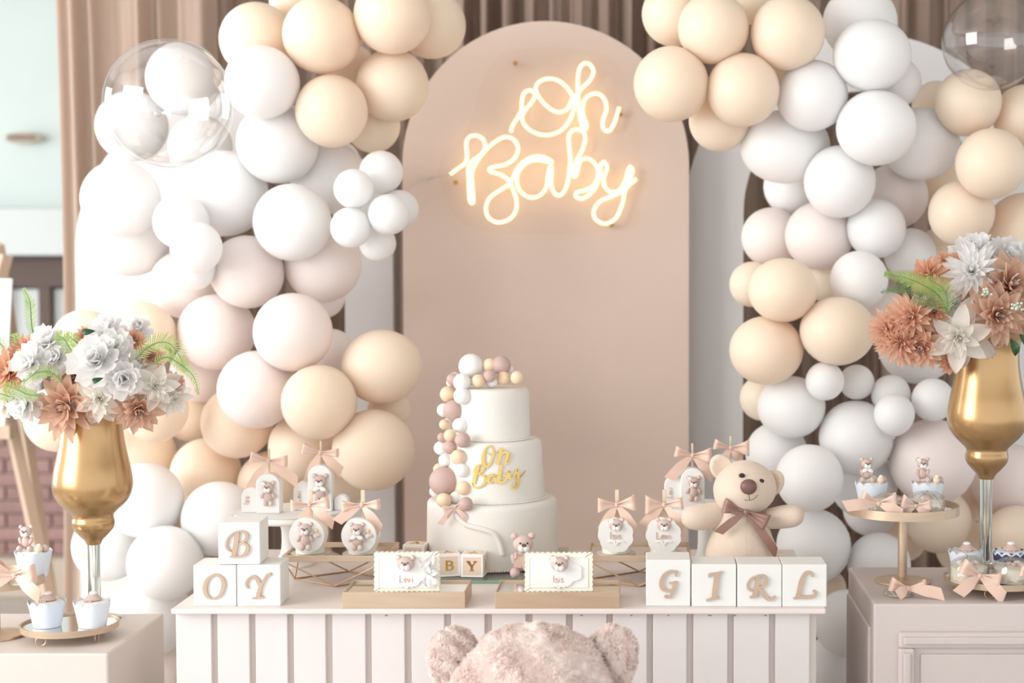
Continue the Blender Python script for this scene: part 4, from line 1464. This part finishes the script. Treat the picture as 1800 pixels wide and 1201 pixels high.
# --- right cabinet
SY = .25
q = at(1587, 890, SY)
rst = gold_stand(q.x, SY, TZ, q.z, 98.5 * px(SY), 'gold cake stand with bear cupcakes on the right cabinet')
q = at(1533, 880, SY + .02)
cupcake(q.x, SY + .03, rst, 'cupcake with a bear in a white bow tie on the gold stand', 'bear', 'bear cupcakes', .95, bowtie=True, rz=.1)
q = at(1632, 880, SY + .02)
cupcake(q.x, SY + .03, rst, 'cupcake with a bear wearing a white flower on the gold stand', 'bear', 'bear cupcakes', .95, flower=True)
q = at(1560, 895, SY - .045)
treat(q.x, SY - .045, rst, 'wrapped biscuit with a peach bow and long tail, left on the gold stand', .034, .02, 'ribboned wrapped biscuits', 41, ((-.9, -.05, -.2), (.6, -.28, -.2)), .075, (-.024, .006))
q = at(1627, 895, SY - .045)
treat(q.x, SY - .045, rst, 'wrapped biscuit with a pale pink ribbon, right on the gold stand', .034, .024, 'ribboned wrapped biscuits', 42, ((-.5, -.25, 0), (.4, -.35, -.1)), .06, (-.026, -.002), 'satin_cake')
q = at(1580, 1042, .125)
treat(q.x, .125, TZ, 'wrapped biscuit with a bow lying at the foot of the gold stand', .026, .009, 'ribboned wrapped biscuits', 43, ((-.3, -.12, -.3), (.85, -.1, -.25)), .075, (.012, .012), dark=True)
TRY = .17
q = at(1752, 1003, TRY)
rtz = mirror_tray(q.x, TRY, TZ, .102, 'round gold mirror tray with wrapped sweets at the right edge')
for (u, lab, nv) in ((1697, 'cupcake with a sugar hat, left one on the right mirror tray', False), (1775, 'cupcake with a navy scalloped liner at the right edge', True)):
    q = at(u, 980, TRY + .025)
    cupcake(q.x, TRY + .025, rtz, lab, 'hat', 'cupcakes on the right tray', .95, nv)
q = at(1702, 1010, TRY - .045)
treat(q.x, TRY - .05, rtz, 'cream wrapped biscuit with a big bow on the right mirror tray', .034, .033, 'ribboned wrapped biscuits', 44, ((-.52, -.42, -.1), (.55, -.52, -.15)), .08, (.012, -.004), tilt=(.5, -.2))
q = at(1778, 1010, TRY - .045)
treat(q.x, TRY - .05, rtz, 'cream wrapped biscuit at the right edge beside the big bow', .034, .031, 'ribboned wrapped biscuits', 45, ((.3, -.4, -.1), (.5, -.3, 0)), .05, (.03, .0))


# ================================================================== gold goblet vases
def vase(u, vtop, v_bowl0, v_bowl1, v_kn, v_st, rb, Y, z0, label):
    k = px(Y)
    zz = lambda v: at(u, v, Y).z - z0
    x = at(u, v_bowl0, Y).x
    o = thing('goblet_vase', label, 'vase', (x, Y, z0), group='gold goblet vases')
    zt, zb_, zk, zs = zz(vtop), zz(v_bowl1), zz(v_kn), zz(v_st)
    zm = zz(v_bowl0)
    pv = [(-140, 59), (-118, 54), (-98, 53), (-75, 55), (-50, 59.5), (-25, 65), (0, 68), (18, 65.5), (33, 57), (45, 45), (54, 36), (60, 35), (68, 36.5), (78, 34.5), (90, 25), (99, 16), (107, 12)]
    prof = cat_rom([(r * rb * k, zz(v_bowl0 + dv * rb)) for dv, r in reversed(pv)], 4)
    zs = prof[0][1]
    zt = prof[-1][1]
    inner = [(r - .003, z) for r, z in reversed(prof[len(prof) // 2:])] + [(0, zm)]
    MB().lathe(prof + inner, 56).build('gold_bowl', 'gold_paint', o, angle=60)
    MB().lathe([(0, zs + .001), (.0125, zs + .001), (.0118, zs * .6), (.0118, .02), (.016, .011), (.03, .006), (.049, .0035), (.05, 0.0005), (0, .0005)], 40).build('glass_stem', 'glass', o, angle=60)
    return Vector((x, Y, z0 + zt))


LVY, RVY = .245, .335
lv = vase(163, 715, 850, 905, 930, 957, 1.0, LVY, LZ, 'gold goblet vase on a glass stem holding the left bouquet')
rv = vase(1735, 600, 732, 788, 815, 842, 1.03, RVY, TZ, 'gold goblet vase on a glass stem holding the right bouquet')


# ================================================================== flowers
def petal_mesh(nm, m, wd, curl, cup, tip, ruff=0.0, nx=6, ny=4):
    def fn(s, t):
        if tip:
            w = wd * math.sin(PI * min(1, .06 + s * .94)) ** .75 * (1 - .15 * s)
        else:
            w = wd * (math.sin(PI * min(.86, .06 + s * .86))) ** .6 * (.55 + .45 * s) * 1.25
        y = (t - .5) * w
        x = s + (ruff * .6 * math.sin(t * 17 + 1) * s * s if ruff else -.05 * abs(t - .5) * (0 if tip else 2) * s)
        z = curl * s * s + cup * (t - .5) ** 2 * 4 * wd * (.4 + .6 * math.sin(PI * s)) + ruff * math.sin(t * 13 + s * 3) * s * s
        return (x, y, z)
    return MB().grid(fn, nx, ny).mesh(nm, m, angle=180)


PM = {}
for c in ('white', 'cream', 'tan', 'terracotta', 'salmon'):
    PM[c, 'dahlia'] = petal_mesh('petal', 'petal_' + c, .44, .16, .26, True)
    PM[c, 'frill'] = petal_mesh('petal', 'petal_' + c, .62, .22, .22, False, .05)
    PM[c, 'lily'] = petal_mesh('petal', 'petal_' + c, .56, -.1, .2, True)
    PM[c, 'narrow'] = petal_mesh('petal', 'petal_' + c, .26, .2, .3, True)
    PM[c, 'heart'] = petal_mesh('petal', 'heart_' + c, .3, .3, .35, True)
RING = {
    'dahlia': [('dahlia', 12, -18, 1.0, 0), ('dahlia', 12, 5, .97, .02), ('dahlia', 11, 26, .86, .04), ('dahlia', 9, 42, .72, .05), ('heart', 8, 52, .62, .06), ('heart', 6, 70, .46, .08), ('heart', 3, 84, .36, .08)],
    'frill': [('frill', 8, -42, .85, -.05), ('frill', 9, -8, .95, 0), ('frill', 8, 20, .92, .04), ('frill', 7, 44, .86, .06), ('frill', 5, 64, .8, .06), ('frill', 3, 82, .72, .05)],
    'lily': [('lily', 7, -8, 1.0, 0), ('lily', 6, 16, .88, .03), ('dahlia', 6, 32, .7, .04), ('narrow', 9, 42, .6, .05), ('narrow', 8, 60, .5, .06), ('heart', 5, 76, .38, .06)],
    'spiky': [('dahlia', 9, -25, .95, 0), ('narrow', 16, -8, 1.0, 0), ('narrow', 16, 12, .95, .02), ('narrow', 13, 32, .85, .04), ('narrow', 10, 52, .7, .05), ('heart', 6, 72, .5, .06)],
}
FL = [0]


def flower(u, v, r, Y, kind, col, face, label, group, spin=0.0):
    p = at(u, v, Y)
    R = r * px(Y) * (1.15 if u < 900 else 1.24)
    d = Vector(face).normalized()
    quat = d.to_track_quat('Z', 'Y')
    nm = {'dahlia': 'dahlia', 'frill': 'frilled_flower', 'lily': 'lily_flower', 'spiky': 'aster_flower'}[kind]
    o = thing(nm, label, 'flower', p - d * R * .25, quat.to_euler(), group)
    FL[0] += 1
    rr = random.Random(FL[0])
    for (pk, n, el, L, zo) in RING[kind]:
        off = rr.uniform(0, 6.28)
        for i in range(n):
            a = off + 2 * PI * i / n + rr.uniform(-.12, .12)
            e = math.radians(el + rr.uniform(-9, 9))
            s = R * L * rr.uniform(.88, 1.08)
            q = link('petal', PM[col, pk], o)
            q.rotation_mode = 'XYZ'
            q.rotation_euler = Euler((rr.uniform(-.25, .25), -e, a), 'XYZ')
            q.location = (0, 0, zo * R)
            q.scale = (s, s, s * rr.uniform(.7, 1.3))
    mouth = (lv if u < 900 else rv) + Vector((rr.uniform(-.025, .025), rr.uniform(-.025, .025), -.04))
    e = quat.inverted() @ (mouth - Vector(o.location))
    f = quat.inverted() @ (mouth + Vector((0, 0, .05)) - Vector(o.location))
    MB().tube(cat_rom([(0, 0, 0), (0, 0, -R * .35), tuple((f + Vector((0, 0, -R * .2))) * .7), tuple(e)], 4), .0016, 5).build('stem', 'stem', o)
    ball('flower_base', o, (0, 0, -.02 * R), (.2 * R, .2 * R, .16 * R), 'stem')
    return o


BL = 'silk flowers of the left bouquet'
BR = 'silk flowers of the right bouquet'
y = LVY
lb = [  # u, v, r, dy, kind, colour, facing, label
    (112, 716, 56, -.085, 'dahlia', 'tan', (-.25, -1, -.15), 'big tan dahlia hanging over the left of the vase rim'),
    (244, 722, 42, -.075, 'dahlia', 'tan', (.45, -1, -.45), 'tan dahlia drooping over the right of the left vase rim'),
    (168, 633, 45, -.11, 'frill', 'white', (.05, -1, .35), 'large white frilled flower in the front middle of the left bouquet'),
    (186, 582, 36, -.06, 'frill', 'white', (.05, -.7, .9), 'white frilled flower at the very top of the left bouquet'),
    (198, 610, 33, -.085, 'frill', 'white', (.3, -1, .5), 'white frilled flower between the top and front white ones, left bouquet'),
    (218, 668, 36, -.1, 'frill', 'white', (.3, -1, 0), 'white frilled flower above the right tan dahlia'),
    (82, 602, 34, -.06, 'frill', 'white', (-.3, -.8, .7), 'white frilled flower behind, right of the tall fern sprig'),
    (50, 638, 35, -.09, 'frill', 'white', (-.4, -1, .2), 'white frilled flower right of the orange dahlias at left'),
    (98, 630, 28, -.075, 'frill', 'white', (-.1, -1, .4), 'small white frilled flower in the middle of the left bouquet'),
    (241, 577, 26, .03, 'frill', 'white', (.3, -.8, .8), 'white frilled flower peeping over the back of the left bouquet'),
    (42, 712, 33, -.09, 'frill', 'white', (-.4, -1, -.3), 'white frilled flower at the lower left of the left bouquet'),
    (8, 712, 22, -.06, 'frill', 'cream', (-.6, -1, -.2), 'cream frilled flower at the left picture edge'),
    (38, 615, 33, -.05, 'dahlia', 'terracotta', (-.5, -.8, .5), 'upper orange dahlia at the left of the left bouquet'),
    (8, 655, 40, -.07, 'dahlia', 'terracotta', (-.6, -1, .1), 'orange dahlia cut by the left picture edge'),
    (150, 590, 20, -.03, 'dahlia', 'terracotta', (-.1, -.9, .5), 'small orange flower left of the top white flower'),
    (234, 598, 21, -.03, 'dahlia', 'terracotta', (.2, -.9, .5), 'small orange flower behind the right fern'),
    (266, 627, 22, -.06, 'dahlia', 'tan', (.4, -1, .2), 'small tan rose under the arching fern'),
    (304, 676, 22, -.04, 'dahlia', 'terracotta', (.7, -1, .0), 'small orange flower between cream lilies at the right'),
    (172, 703, 48, -.1, 'lily', 'cream', (.1, -1, -.1), 'cream lily with open petals above the vase rim'),
    (275, 680, 44, -.08, 'lily', 'cream', (.5, -1, .1), 'cream lily at the right of the left bouquet'),
    (306, 702, 38, -.045, 'lily', 'cream', (.75, -.8, -.4), 'cream lily hanging at the far right of the left bouquet'),
    (242, 640, 34, -.07, 'lily', 'cream', (.3, -.9, .6), 'cream lily standing behind the right white flower'),
    (128, 660, 30, -.04, 'dahlia', 'tan', (-.1, -1, .3), 'tan dahlia tucked above the big tan one'),
]
for (u, v, r, dy, kind, col, face, lab) in lb:
    flower(u, v, r, y + dy, kind, col, face, lab, BL)
y = RVY
rb = [
    (1756, 553, 52, -.1, 'dahlia', 'tan', (.05, -1, .0), 'big tan dahlia above the right vase rim'),
    (1780, 497, 52, -.07, 'dahlia', 'tan', (.3, -1, .3), 'big tan dahlia at the right picture edge, upper right bouquet'),
    (1718, 520, 32, -.06, 'dahlia', 'tan', (-.1, -1, .3), 'smaller tan dahlia between the two big ones'),
    (1630, 478, 40, -.04, 'lily', 'terracotta', (-.4, -.8, .7), 'rust coloured lily at the upper left of the right bouquet'),
    (1668, 458, 28, -.02, 'lily', 'terracotta', (-.1, -.7, .8), 'rust coloured flower behind the white aster'),
    (1713, 442, 36, .0, 'frill', 'white', (-.1, -.7, .8), 'white frilled flower at the top of the right bouquet'),
    (1708, 474, 46, -.07, 'spiky', 'white', (-.3, -1, .4), 'white aster with narrow petals in the right bouquet'),
    (1775, 452, 38, .01, 'frill', 'white', (.3, -.8, .7), 'white frilled flower at the upper right of the right bouquet'),
    (1684, 596, 58, -.1, 'lily', 'cream', (-.25, -1, -.15), 'large cream white lily hanging over the right vase'),
    (1678, 532, 34, -.05, 'lily', 'white', (-.2, -1, .3), 'white lily behind the ferns in the right bouquet'),
    (1600, 556, 42, -.07, 'spiky', 'salmon', (-.5, -1, .2), 'upper salmon dahlia at the left of the right bouquet'),
    (1578, 604, 40, -.06, 'spiky', 'salmon', (-.7, -1, -.25), 'lower salmon dahlia at the left of the right bouquet'),
    (1618, 612, 36, -.07, 'dahlia', 'salmon', (-.4, -1, -.3), 'salmon dahlia beside the large cream lily'),
    (1640, 548, 24, -.07, 'dahlia', 'terracotta', (-.2, -1, .2), 'small rust flower beside the fern stem'),
    (1738, 610, 34, -.06, 'lily', 'cream', (.0, -1, -.4), 'cream lily under the big tan dahlia'),
    (1672, 640, 20, -.07, 'dahlia', 'terracotta', (-.2, -1, -.6), 'small rust flower at the right vase rim'),
    (1556, 580, 34, -.04, 'spiky', 'salmon', (-.8, -1, .0), 'leftmost salmon dahlia of the right bouquet'),
    (1640, 590, 44, -.06, 'lily', 'cream', (-.4, -1, -.1), 'cream lily between the salmon dahlias and the large lily'),
    (1808, 555, 42, -.06, 'dahlia', 'tan', (.6, -1, -.1), 'tan dahlia mostly cut by the right picture edge'),
]
for (u, v, r, dy, kind, col, face, lab) in rb:
    flower(u, v, r, y + dy, kind, col, face, lab, BR)


def fern(pts, Y, label, group, L=16, m='fern', droop=0.0, dense=(0,)):
    """a frond: arching stem with a comb of narrow leaflets on both sides"""
    P = [at(u, v, Y + d) for u, v, d in cat_rom([q if len(q) == 3 else (q[0], q[1], 0) for q in pts], 7)]
    base = P[0].copy()
    o = thing('fern_frond', label, 'fern', base, group=group)
    P = [q - base for q in P]
    n = len(P)
    MB().tube(P, [.0016 * (1 - .7 * i / n) for i in range(n)], 5).build('frond_stem', 'fern_dark', o)
    mb = MB()
    k = px(Y)
    for i in range(2, n):
        t = (P[min(n - 1, i + 1)] - P[i - 1]).normalized()
        for sub in dense:
            q = P[i] + (P[i - 1] - P[i]) * sub
            for sg in (-1, 1):
                s = t.cross(Vector((0, 1, 0))).normalized() * sg
                l = L * k * math.sin(PI * (.15 + .83 * (i - sub) / n)) ** .8
                d = (s * .8 + t * .6 + Vector((0, random.uniform(-.35, .05), random.uniform(-.1, .1) - droop))).normalized() * l
                w = t * .0010
                mb.add([q - w, q + w, q + d * .6 + w * 1.1, q + d, q + d * .6 - w * 1.1], [(0, 1, 2, 3, 4)])
    mb.build('leaflets', m, o, smooth=False)['kind'] = 'stuff'


FGL, FGR = 'ferns of the left bouquet', 'ferns of the right bouquet'
yl = LVY - .085
fern([(238, 632), (258, 612), (280, 602), (300, 606), (318, 630), (326, 652)], yl - .01, 'fern frond arching over the right of the left bouquet', FGL, 26, 'fern')
fern([(268, 640), (292, 628), (318, 642), (340, 662), (349, 692)], yl - .02, 'fern frond hanging down at the right of the left bouquet', FGL, 15)
fern([(62, 600), (56, 575), (54, 548), (52, 528), (42, 508)], yl + .06, 'tall upright fern sprig at the left of the left bouquet', FGL, 15)
fern([(140, 628), (125, 615), (112, 596), (100, 590)], yl - .01, 'fern frond left of the front white flower', FGL, 20)
fern([(150, 612), (132, 600), (118, 588)], yl + .01, 'yellowish fern tuft near the small orange flower', FGL, 17)
fern([(110, 672), (90, 655), (66, 655), (42, 672)], yl - .03, 'fern frond across the white flower at left', FGL, 18, 'fern')
fern([(72, 695), (50, 694), (28, 684), (8, 676)], yl - .03, 'fern frond above the lower left white flower', FGL, 20)
fern([(36, 620), (30, 602), (26, 588)], yl + .04, 'small fern tuft beside the upper orange dahlia', FGL, 14)
fern([(14, 625), (2, 606), (-10, 596)], yl + .03, 'fern tip at the left picture edge', FGL, 16)
fern([(30, 702), (12, 696), (-6, 690)], yl - .02, 'fern tip under the orange dahlia at the left edge', FGL, 16)
yr = RVY - .1
fern([(1668, 555), (1650, 520), (1620, 500), (1590, 488), (1556, 482)], yr, 'light green fern frond pointing left in the right bouquet', FGR, 22, dense=(0, .5))
fern([(1660, 545), (1630, 525), (1600, 512), (1575, 508), (1550, 514)], yr + .03, 'lower dark fern frond pointing left in the right bouquet', FGR, 14, 'fern_dark')
fern([(1666, 548), (1664, 520), (1652, 502), (1630, 490)], yr - .01, 'short bright fern frond in the right bouquet', FGR, 24)
fern([(1650, 545), (1630, 530), (1608, 524)], yr - .01, 'dark green fern tuft above the salmon flowers', FGR, 22, 'fern_dark')


def leaf(u, v, Y, L, an, label, group):
    p = at(u, v, Y)

    def fn(s, t):
        w = .5 * L * math.sin(PI * min(1, .03 + .97 * s)) ** .8
        return (math.cos(an) * L * s - math.sin(an) * w * (t - .5), -.02 * math.sin(PI * s) - .01 * abs(t - .5), math.sin(an) * L * s + math.cos(an) * w * (t - .5))
    tag(MB().grid(fn, 8, 4).build('green_leaf', 'leaf', None, p, angle=60), label, 'leaf', group)


leaf(1776, 596, RVY - .1, .035, -1.3, 'dark green leaf hanging at the right vase rim', 'dark leaves in the bouquets')
leaf(1792, 588, RVY - .1, .04, -.9, 'dark green leaf at the right edge above the vase', 'dark leaves in the bouquets')
leaf(165, 672, LVY - .13, .022, .4, 'dark green leaf below the front white flower', 'dark leaves in the bouquets')
leaf(146, 584, LVY - .08, .026, .1, 'small green leaf at the top of the left bouquet', 'dark leaves in the bouquets')
for (u, v, lab, n) in ((1732, 512, 'sprig of pale green buds between tan dahlias', 10), (1788, 540, 'sprig of pale green buds at the right edge', 16)):
    p = at(u, v, RVY - .135)
    o = thing('bud_sprig', lab, 'bud sprig', p, group='bud sprigs')
    MB().tube([(0, .05, -.02), (0, 0, 0), (.004, -.006, .008)], .001, 5).build('sprig_stem', 'stem', o)
    for i in range(n):
        ball('bud', o, (random.uniform(-.013, .013), random.uniform(-.008, .004), random.uniform(-.008, .008)), .0028, 'bud')

# ================================================================== cream plush bear
BY = .24
bk = px(BY)
b0 = at(1303, 978, BY)
pb = thing('plush_bear', 'cream plush bear with a brown ribbon sitting behind the letter blocks', 'plush bear', (b0.x, BY, TZ))


def bl(u, v, y=0.0):
    p = at(u, v, BY + y)
    return Vector((p.x - b0.x, y, p.z - TZ))


c = bl(1304, 985)
zs = bl(1303, 900).z
prof = cat_rom([(0, .0), (.045, .0), (.066, .012), (.0735, .04), (.071, .07), (.060, .1), (.046, zs), (.034, zs + .014), (0, zs + .02)], 4)
MB().lathe(prof, 40).build('body', 'plush_cream', pb).scale = (1, .82, 1)
hc = bl(1309, 858, -.012)
hr = (56 * bk, 47 * bk, 49 * bk)


def headfn(p):
    q = p.copy()
    q.x *= 1 + .06 * max(0, -p.z) - .10 * max(0, p.z) ** 2
    q.y *= 1 + .16 * max(0, -p.y) * max(0, 1 - abs(p.z + .1) * 1.2)
    return q


hd = MB().ell((0, 0, 0), hr, 40, 26, fn=headfn).build('head', 'plush_cream', pb, hc, (-.1, -.16, .12))
for (u, v, ru, rvv, rt) in ((1269, 822, 21, 25, -.6), (1358, 850, 20, 26, .6)):
    e = bl(u, v, .006)
    ear = MB().ell((0, 0, 0), (ru * bk, .016, rvv * bk), 22, 14, fn=lambda p: Vector((p.x, p.y + (.75 * (1 - min(1, (p.x ** 2 + p.z ** 2) * 1.4)) if p.y < 0 else 0), p.z))).build('ear', 'plush_cream', pb, e, (0, rt, .1 if u < 1300 else -.5))
n0 = bl(1316, 856, -.078)
no = MB().ell((0, 0, 0), (14.5 * bk, .011, 13.5 * bk), 20, 14).build('nose', 'bear_nose', pb, n0)
MB().tube([bl(1316, 868, -.075), bl(1317.5, 876, -.0745), bl(1318, 879, -.073)], .0008, 5).build('mouth_stitch', 'thread', pb)
mp = [bl(u, v, d) for u, v, d in cat_rom([(1308, 879, -.0705), (1318, 880, -.0715), (1327, 876, -.0695), (1334, 868, -.065)], 4)]
MB().tube(mp, .0005, 5).build('smile_stitch', 'thread', pb)
for (u, v, d) in ((1304, 836, -.0605), (1338, 846, -.0565)):
    ball('eye', pb, bl(u, v, d), (5.5 * bk, .004, 4 * bk), 'bear_eye')
# arms
for nm, P_, R_ in (('arm', [(1262, 905, 0), (1242, 908, -.010), (1224, 910, -.018), (1210, 909, -.023), (1201, 908, -.026), (1197.5, 908, -.027)], [.026, .026, .0255, .021, .013, .003]), ('arm', [(1338, 913, 0), (1362, 911, -.010), (1384, 908, -.018), (1400, 906, -.024), (1410, 905, -.027), (1413.5, 905, -.028)], [.018, .022, .0235, .021, .013, .003])):
    pts = cat_rom([tuple(bl(u, v, d)) + (r,) for (u, v, d), r in zip(P_, R_)], 5)
    mb = MB()
    mb.tube([q[:3] for q in pts], [q[3] for q in pts], 16)
    mb.build(nm, 'plush_cream', pb, angle=180)
for k in (-1, 1):
    ball('leg', pb, (k * .052, -.055, .028), (.03, .045, .028), 'plush_cream', (0, 0, -k * .3), True)
sm = [bl(1312, v, d) for v, d in ((905, -.036), (925, -.047), (945, -.056), (965, -.0615), (985, -.0625))]
MB().tube(sm, .0005, 5).build('belly_seam', 'bear_fondant', pb)
bw = bow(pb, bl(1311, 900, -.05), .098, 'satin_brown', tails=((-.55, -.42, -.05), (.62, -.85, .05)), tilt=(.3, -.45), h=.32, seed=3, tw=.17)
nk = [bl(1309, 897) + Vector((.044 * math.cos(t), .038 * math.sin(t), .002 * math.sin(t))) for t in [2 * PI * i / 30 for i in range(30)]]
MB().tube(nk, .0035, 6, True).build('neck_ribbon', 'satin_brown', pb)

# ================================================================== large pink plush bear in front of the table
GY = -.26
gk = px(GY)
g0 = at(938, 1240, GY)
gb = thing('giant_plush_bear', 'large fluffy pink plush bear whose head rises before the table', 'plush bear', (g0.x, GY, 0))
HR = (150 * gk, .125, 148 * gk)
HC = Vector((0, 0, at(938, 1243, GY).z))


def lump(p):
    n = 1 + .006 * math.sin(9 * p.x + 2) * math.sin(8 * p.z) + .014 * math.sin(15 * p.x + 5 * p.y) * math.sin(13 * p.z + 1) + .01 * math.sin(31 * p.x) * math.sin(27 * p.z + 2 * p.y)
    n *= 1 + .05 * max(0, .5 - p.z) * abs(p.x)
    return p * n


def fur(name, parent, c, r, n, L, up, rot=None, zmin=-2, seed=1):
    rr = random.Random(seed)
    vs, fs = [], []
    while len(fs) < n:
        p = Vector((rr.gauss(0, 1), rr.gauss(0, 1), rr.gauss(0, 1))).normalized()
        if p.z < zmin or p.y > .55:
            continue
        q = lump(p)
        P = Vector((q.x * r[0], q.y * r[1], q.z * r[2]))
        N = Vector((p.x / r[0], p.y / r[1], p.z / r[2])).normalized()
        swirl = Vector((math.sin(11 * p.x + 7 * p.z) + rr.uniform(-.7, .7), math.sin(9 * p.y + 5 * p.x) * .5 + rr.uniform(-.5, .5), math.cos(10 * p.z + 6 * p.x) + rr.uniform(-.7, .7)))
        d = (N * .5 + swirl * .55 + Vector((0, 0, -.25))).normalized() * L * rr.uniform(.6, 1.2)
        s = N.cross(d)
        s = s.normalized() * .0015 if s.length > 1e-6 else Vector((.001, 0, 0))
        if rot:
            P, d, s = rot @ P, rot @ d, rot @ s
        P = P + Vector(c)
        b = len(vs)
        vs += [P - s, P + s, P + d * .55 + s * .8, P + d, P + d * .55 - s * .8]
        fs.append((b, b + 1, b + 2, b + 3, b + 4))
    MB().add(vs, fs).build(name, 'plush_fur', parent, angle=180)['kind'] = 'stuff'


hd = MB().ell((0, 0, 0), HR, 64, 40, fn=lump).build('head', 'plush_pink', gb, HC)
fur('fur', hd, (0, 0, 0), HR, 36000, .007, None, zmin=-.35)
for (u, v, ru, rvv, rt, s) in ((800, 1158, 46, 56, -.25, 1), (1074, 1156, 46, 58, .35, 2)):
    e = at(u, v, GY + .03)
    rm = Matrix.Rotation(rt, 3, 'Y') @ Matrix.Rotation(.35 if u < 900 else -.35, 3, 'Z')
    r = (ru * gk, .032, rvv * gk)
    er = MB().ell((0, 0, 0), r, 32, 20, fn=lambda p: lump(Vector((p.x, p.y + (.9 * (1 - min(1, (p.x ** 2 + p.z ** 2) * 1.25)) if p.y < 0 else 0), p.z))), rot=rm).build('ear', 'plush_pink', gb, (e.x - g0.x, .03, e.z))
    fur('ear_fur', er, (0, 0, 0), r, 11000, .007, None, rm, seed=s + 5)
zt = HC.z - .1
MB().ell((0, 0, 0), (.19, .15, .25), 32, 20).build('body', 'plush_pink', gb, (0, .02, .25))
for k in (-1, 1):
    MB().ell((0, 0, 0), (.065, .07, .16), 20, 14, rot=Matrix.Rotation(-k * .45, 3, 'Y')).build('arm', 'plush_pink', gb, (k * .2, -.04, .3))
    MB().ell((0, 0, 0), (.085, .17, .085), 20, 14).build('leg', 'plush_pink', gb, (k * .13, -.2, .085), (0, 0, k * .25))
    MB().ell((0, 0, 0), (.016, .01, .018), 12, 8).build('eye', 'bear_eye', gb, (k * .05, -.118, HC.z - .01))
MB().ell((0, 0, 0), (.06, .04, .045), 20, 12).build('muzzle', 'plush_pink', gb, (0, -.115, HC.z - .05))
MB().ell((0, 0, 0), (.02, .012, .014), 12, 8).build('nose', 'bear_nose', gb, (0, -.155, HC.z - .035))
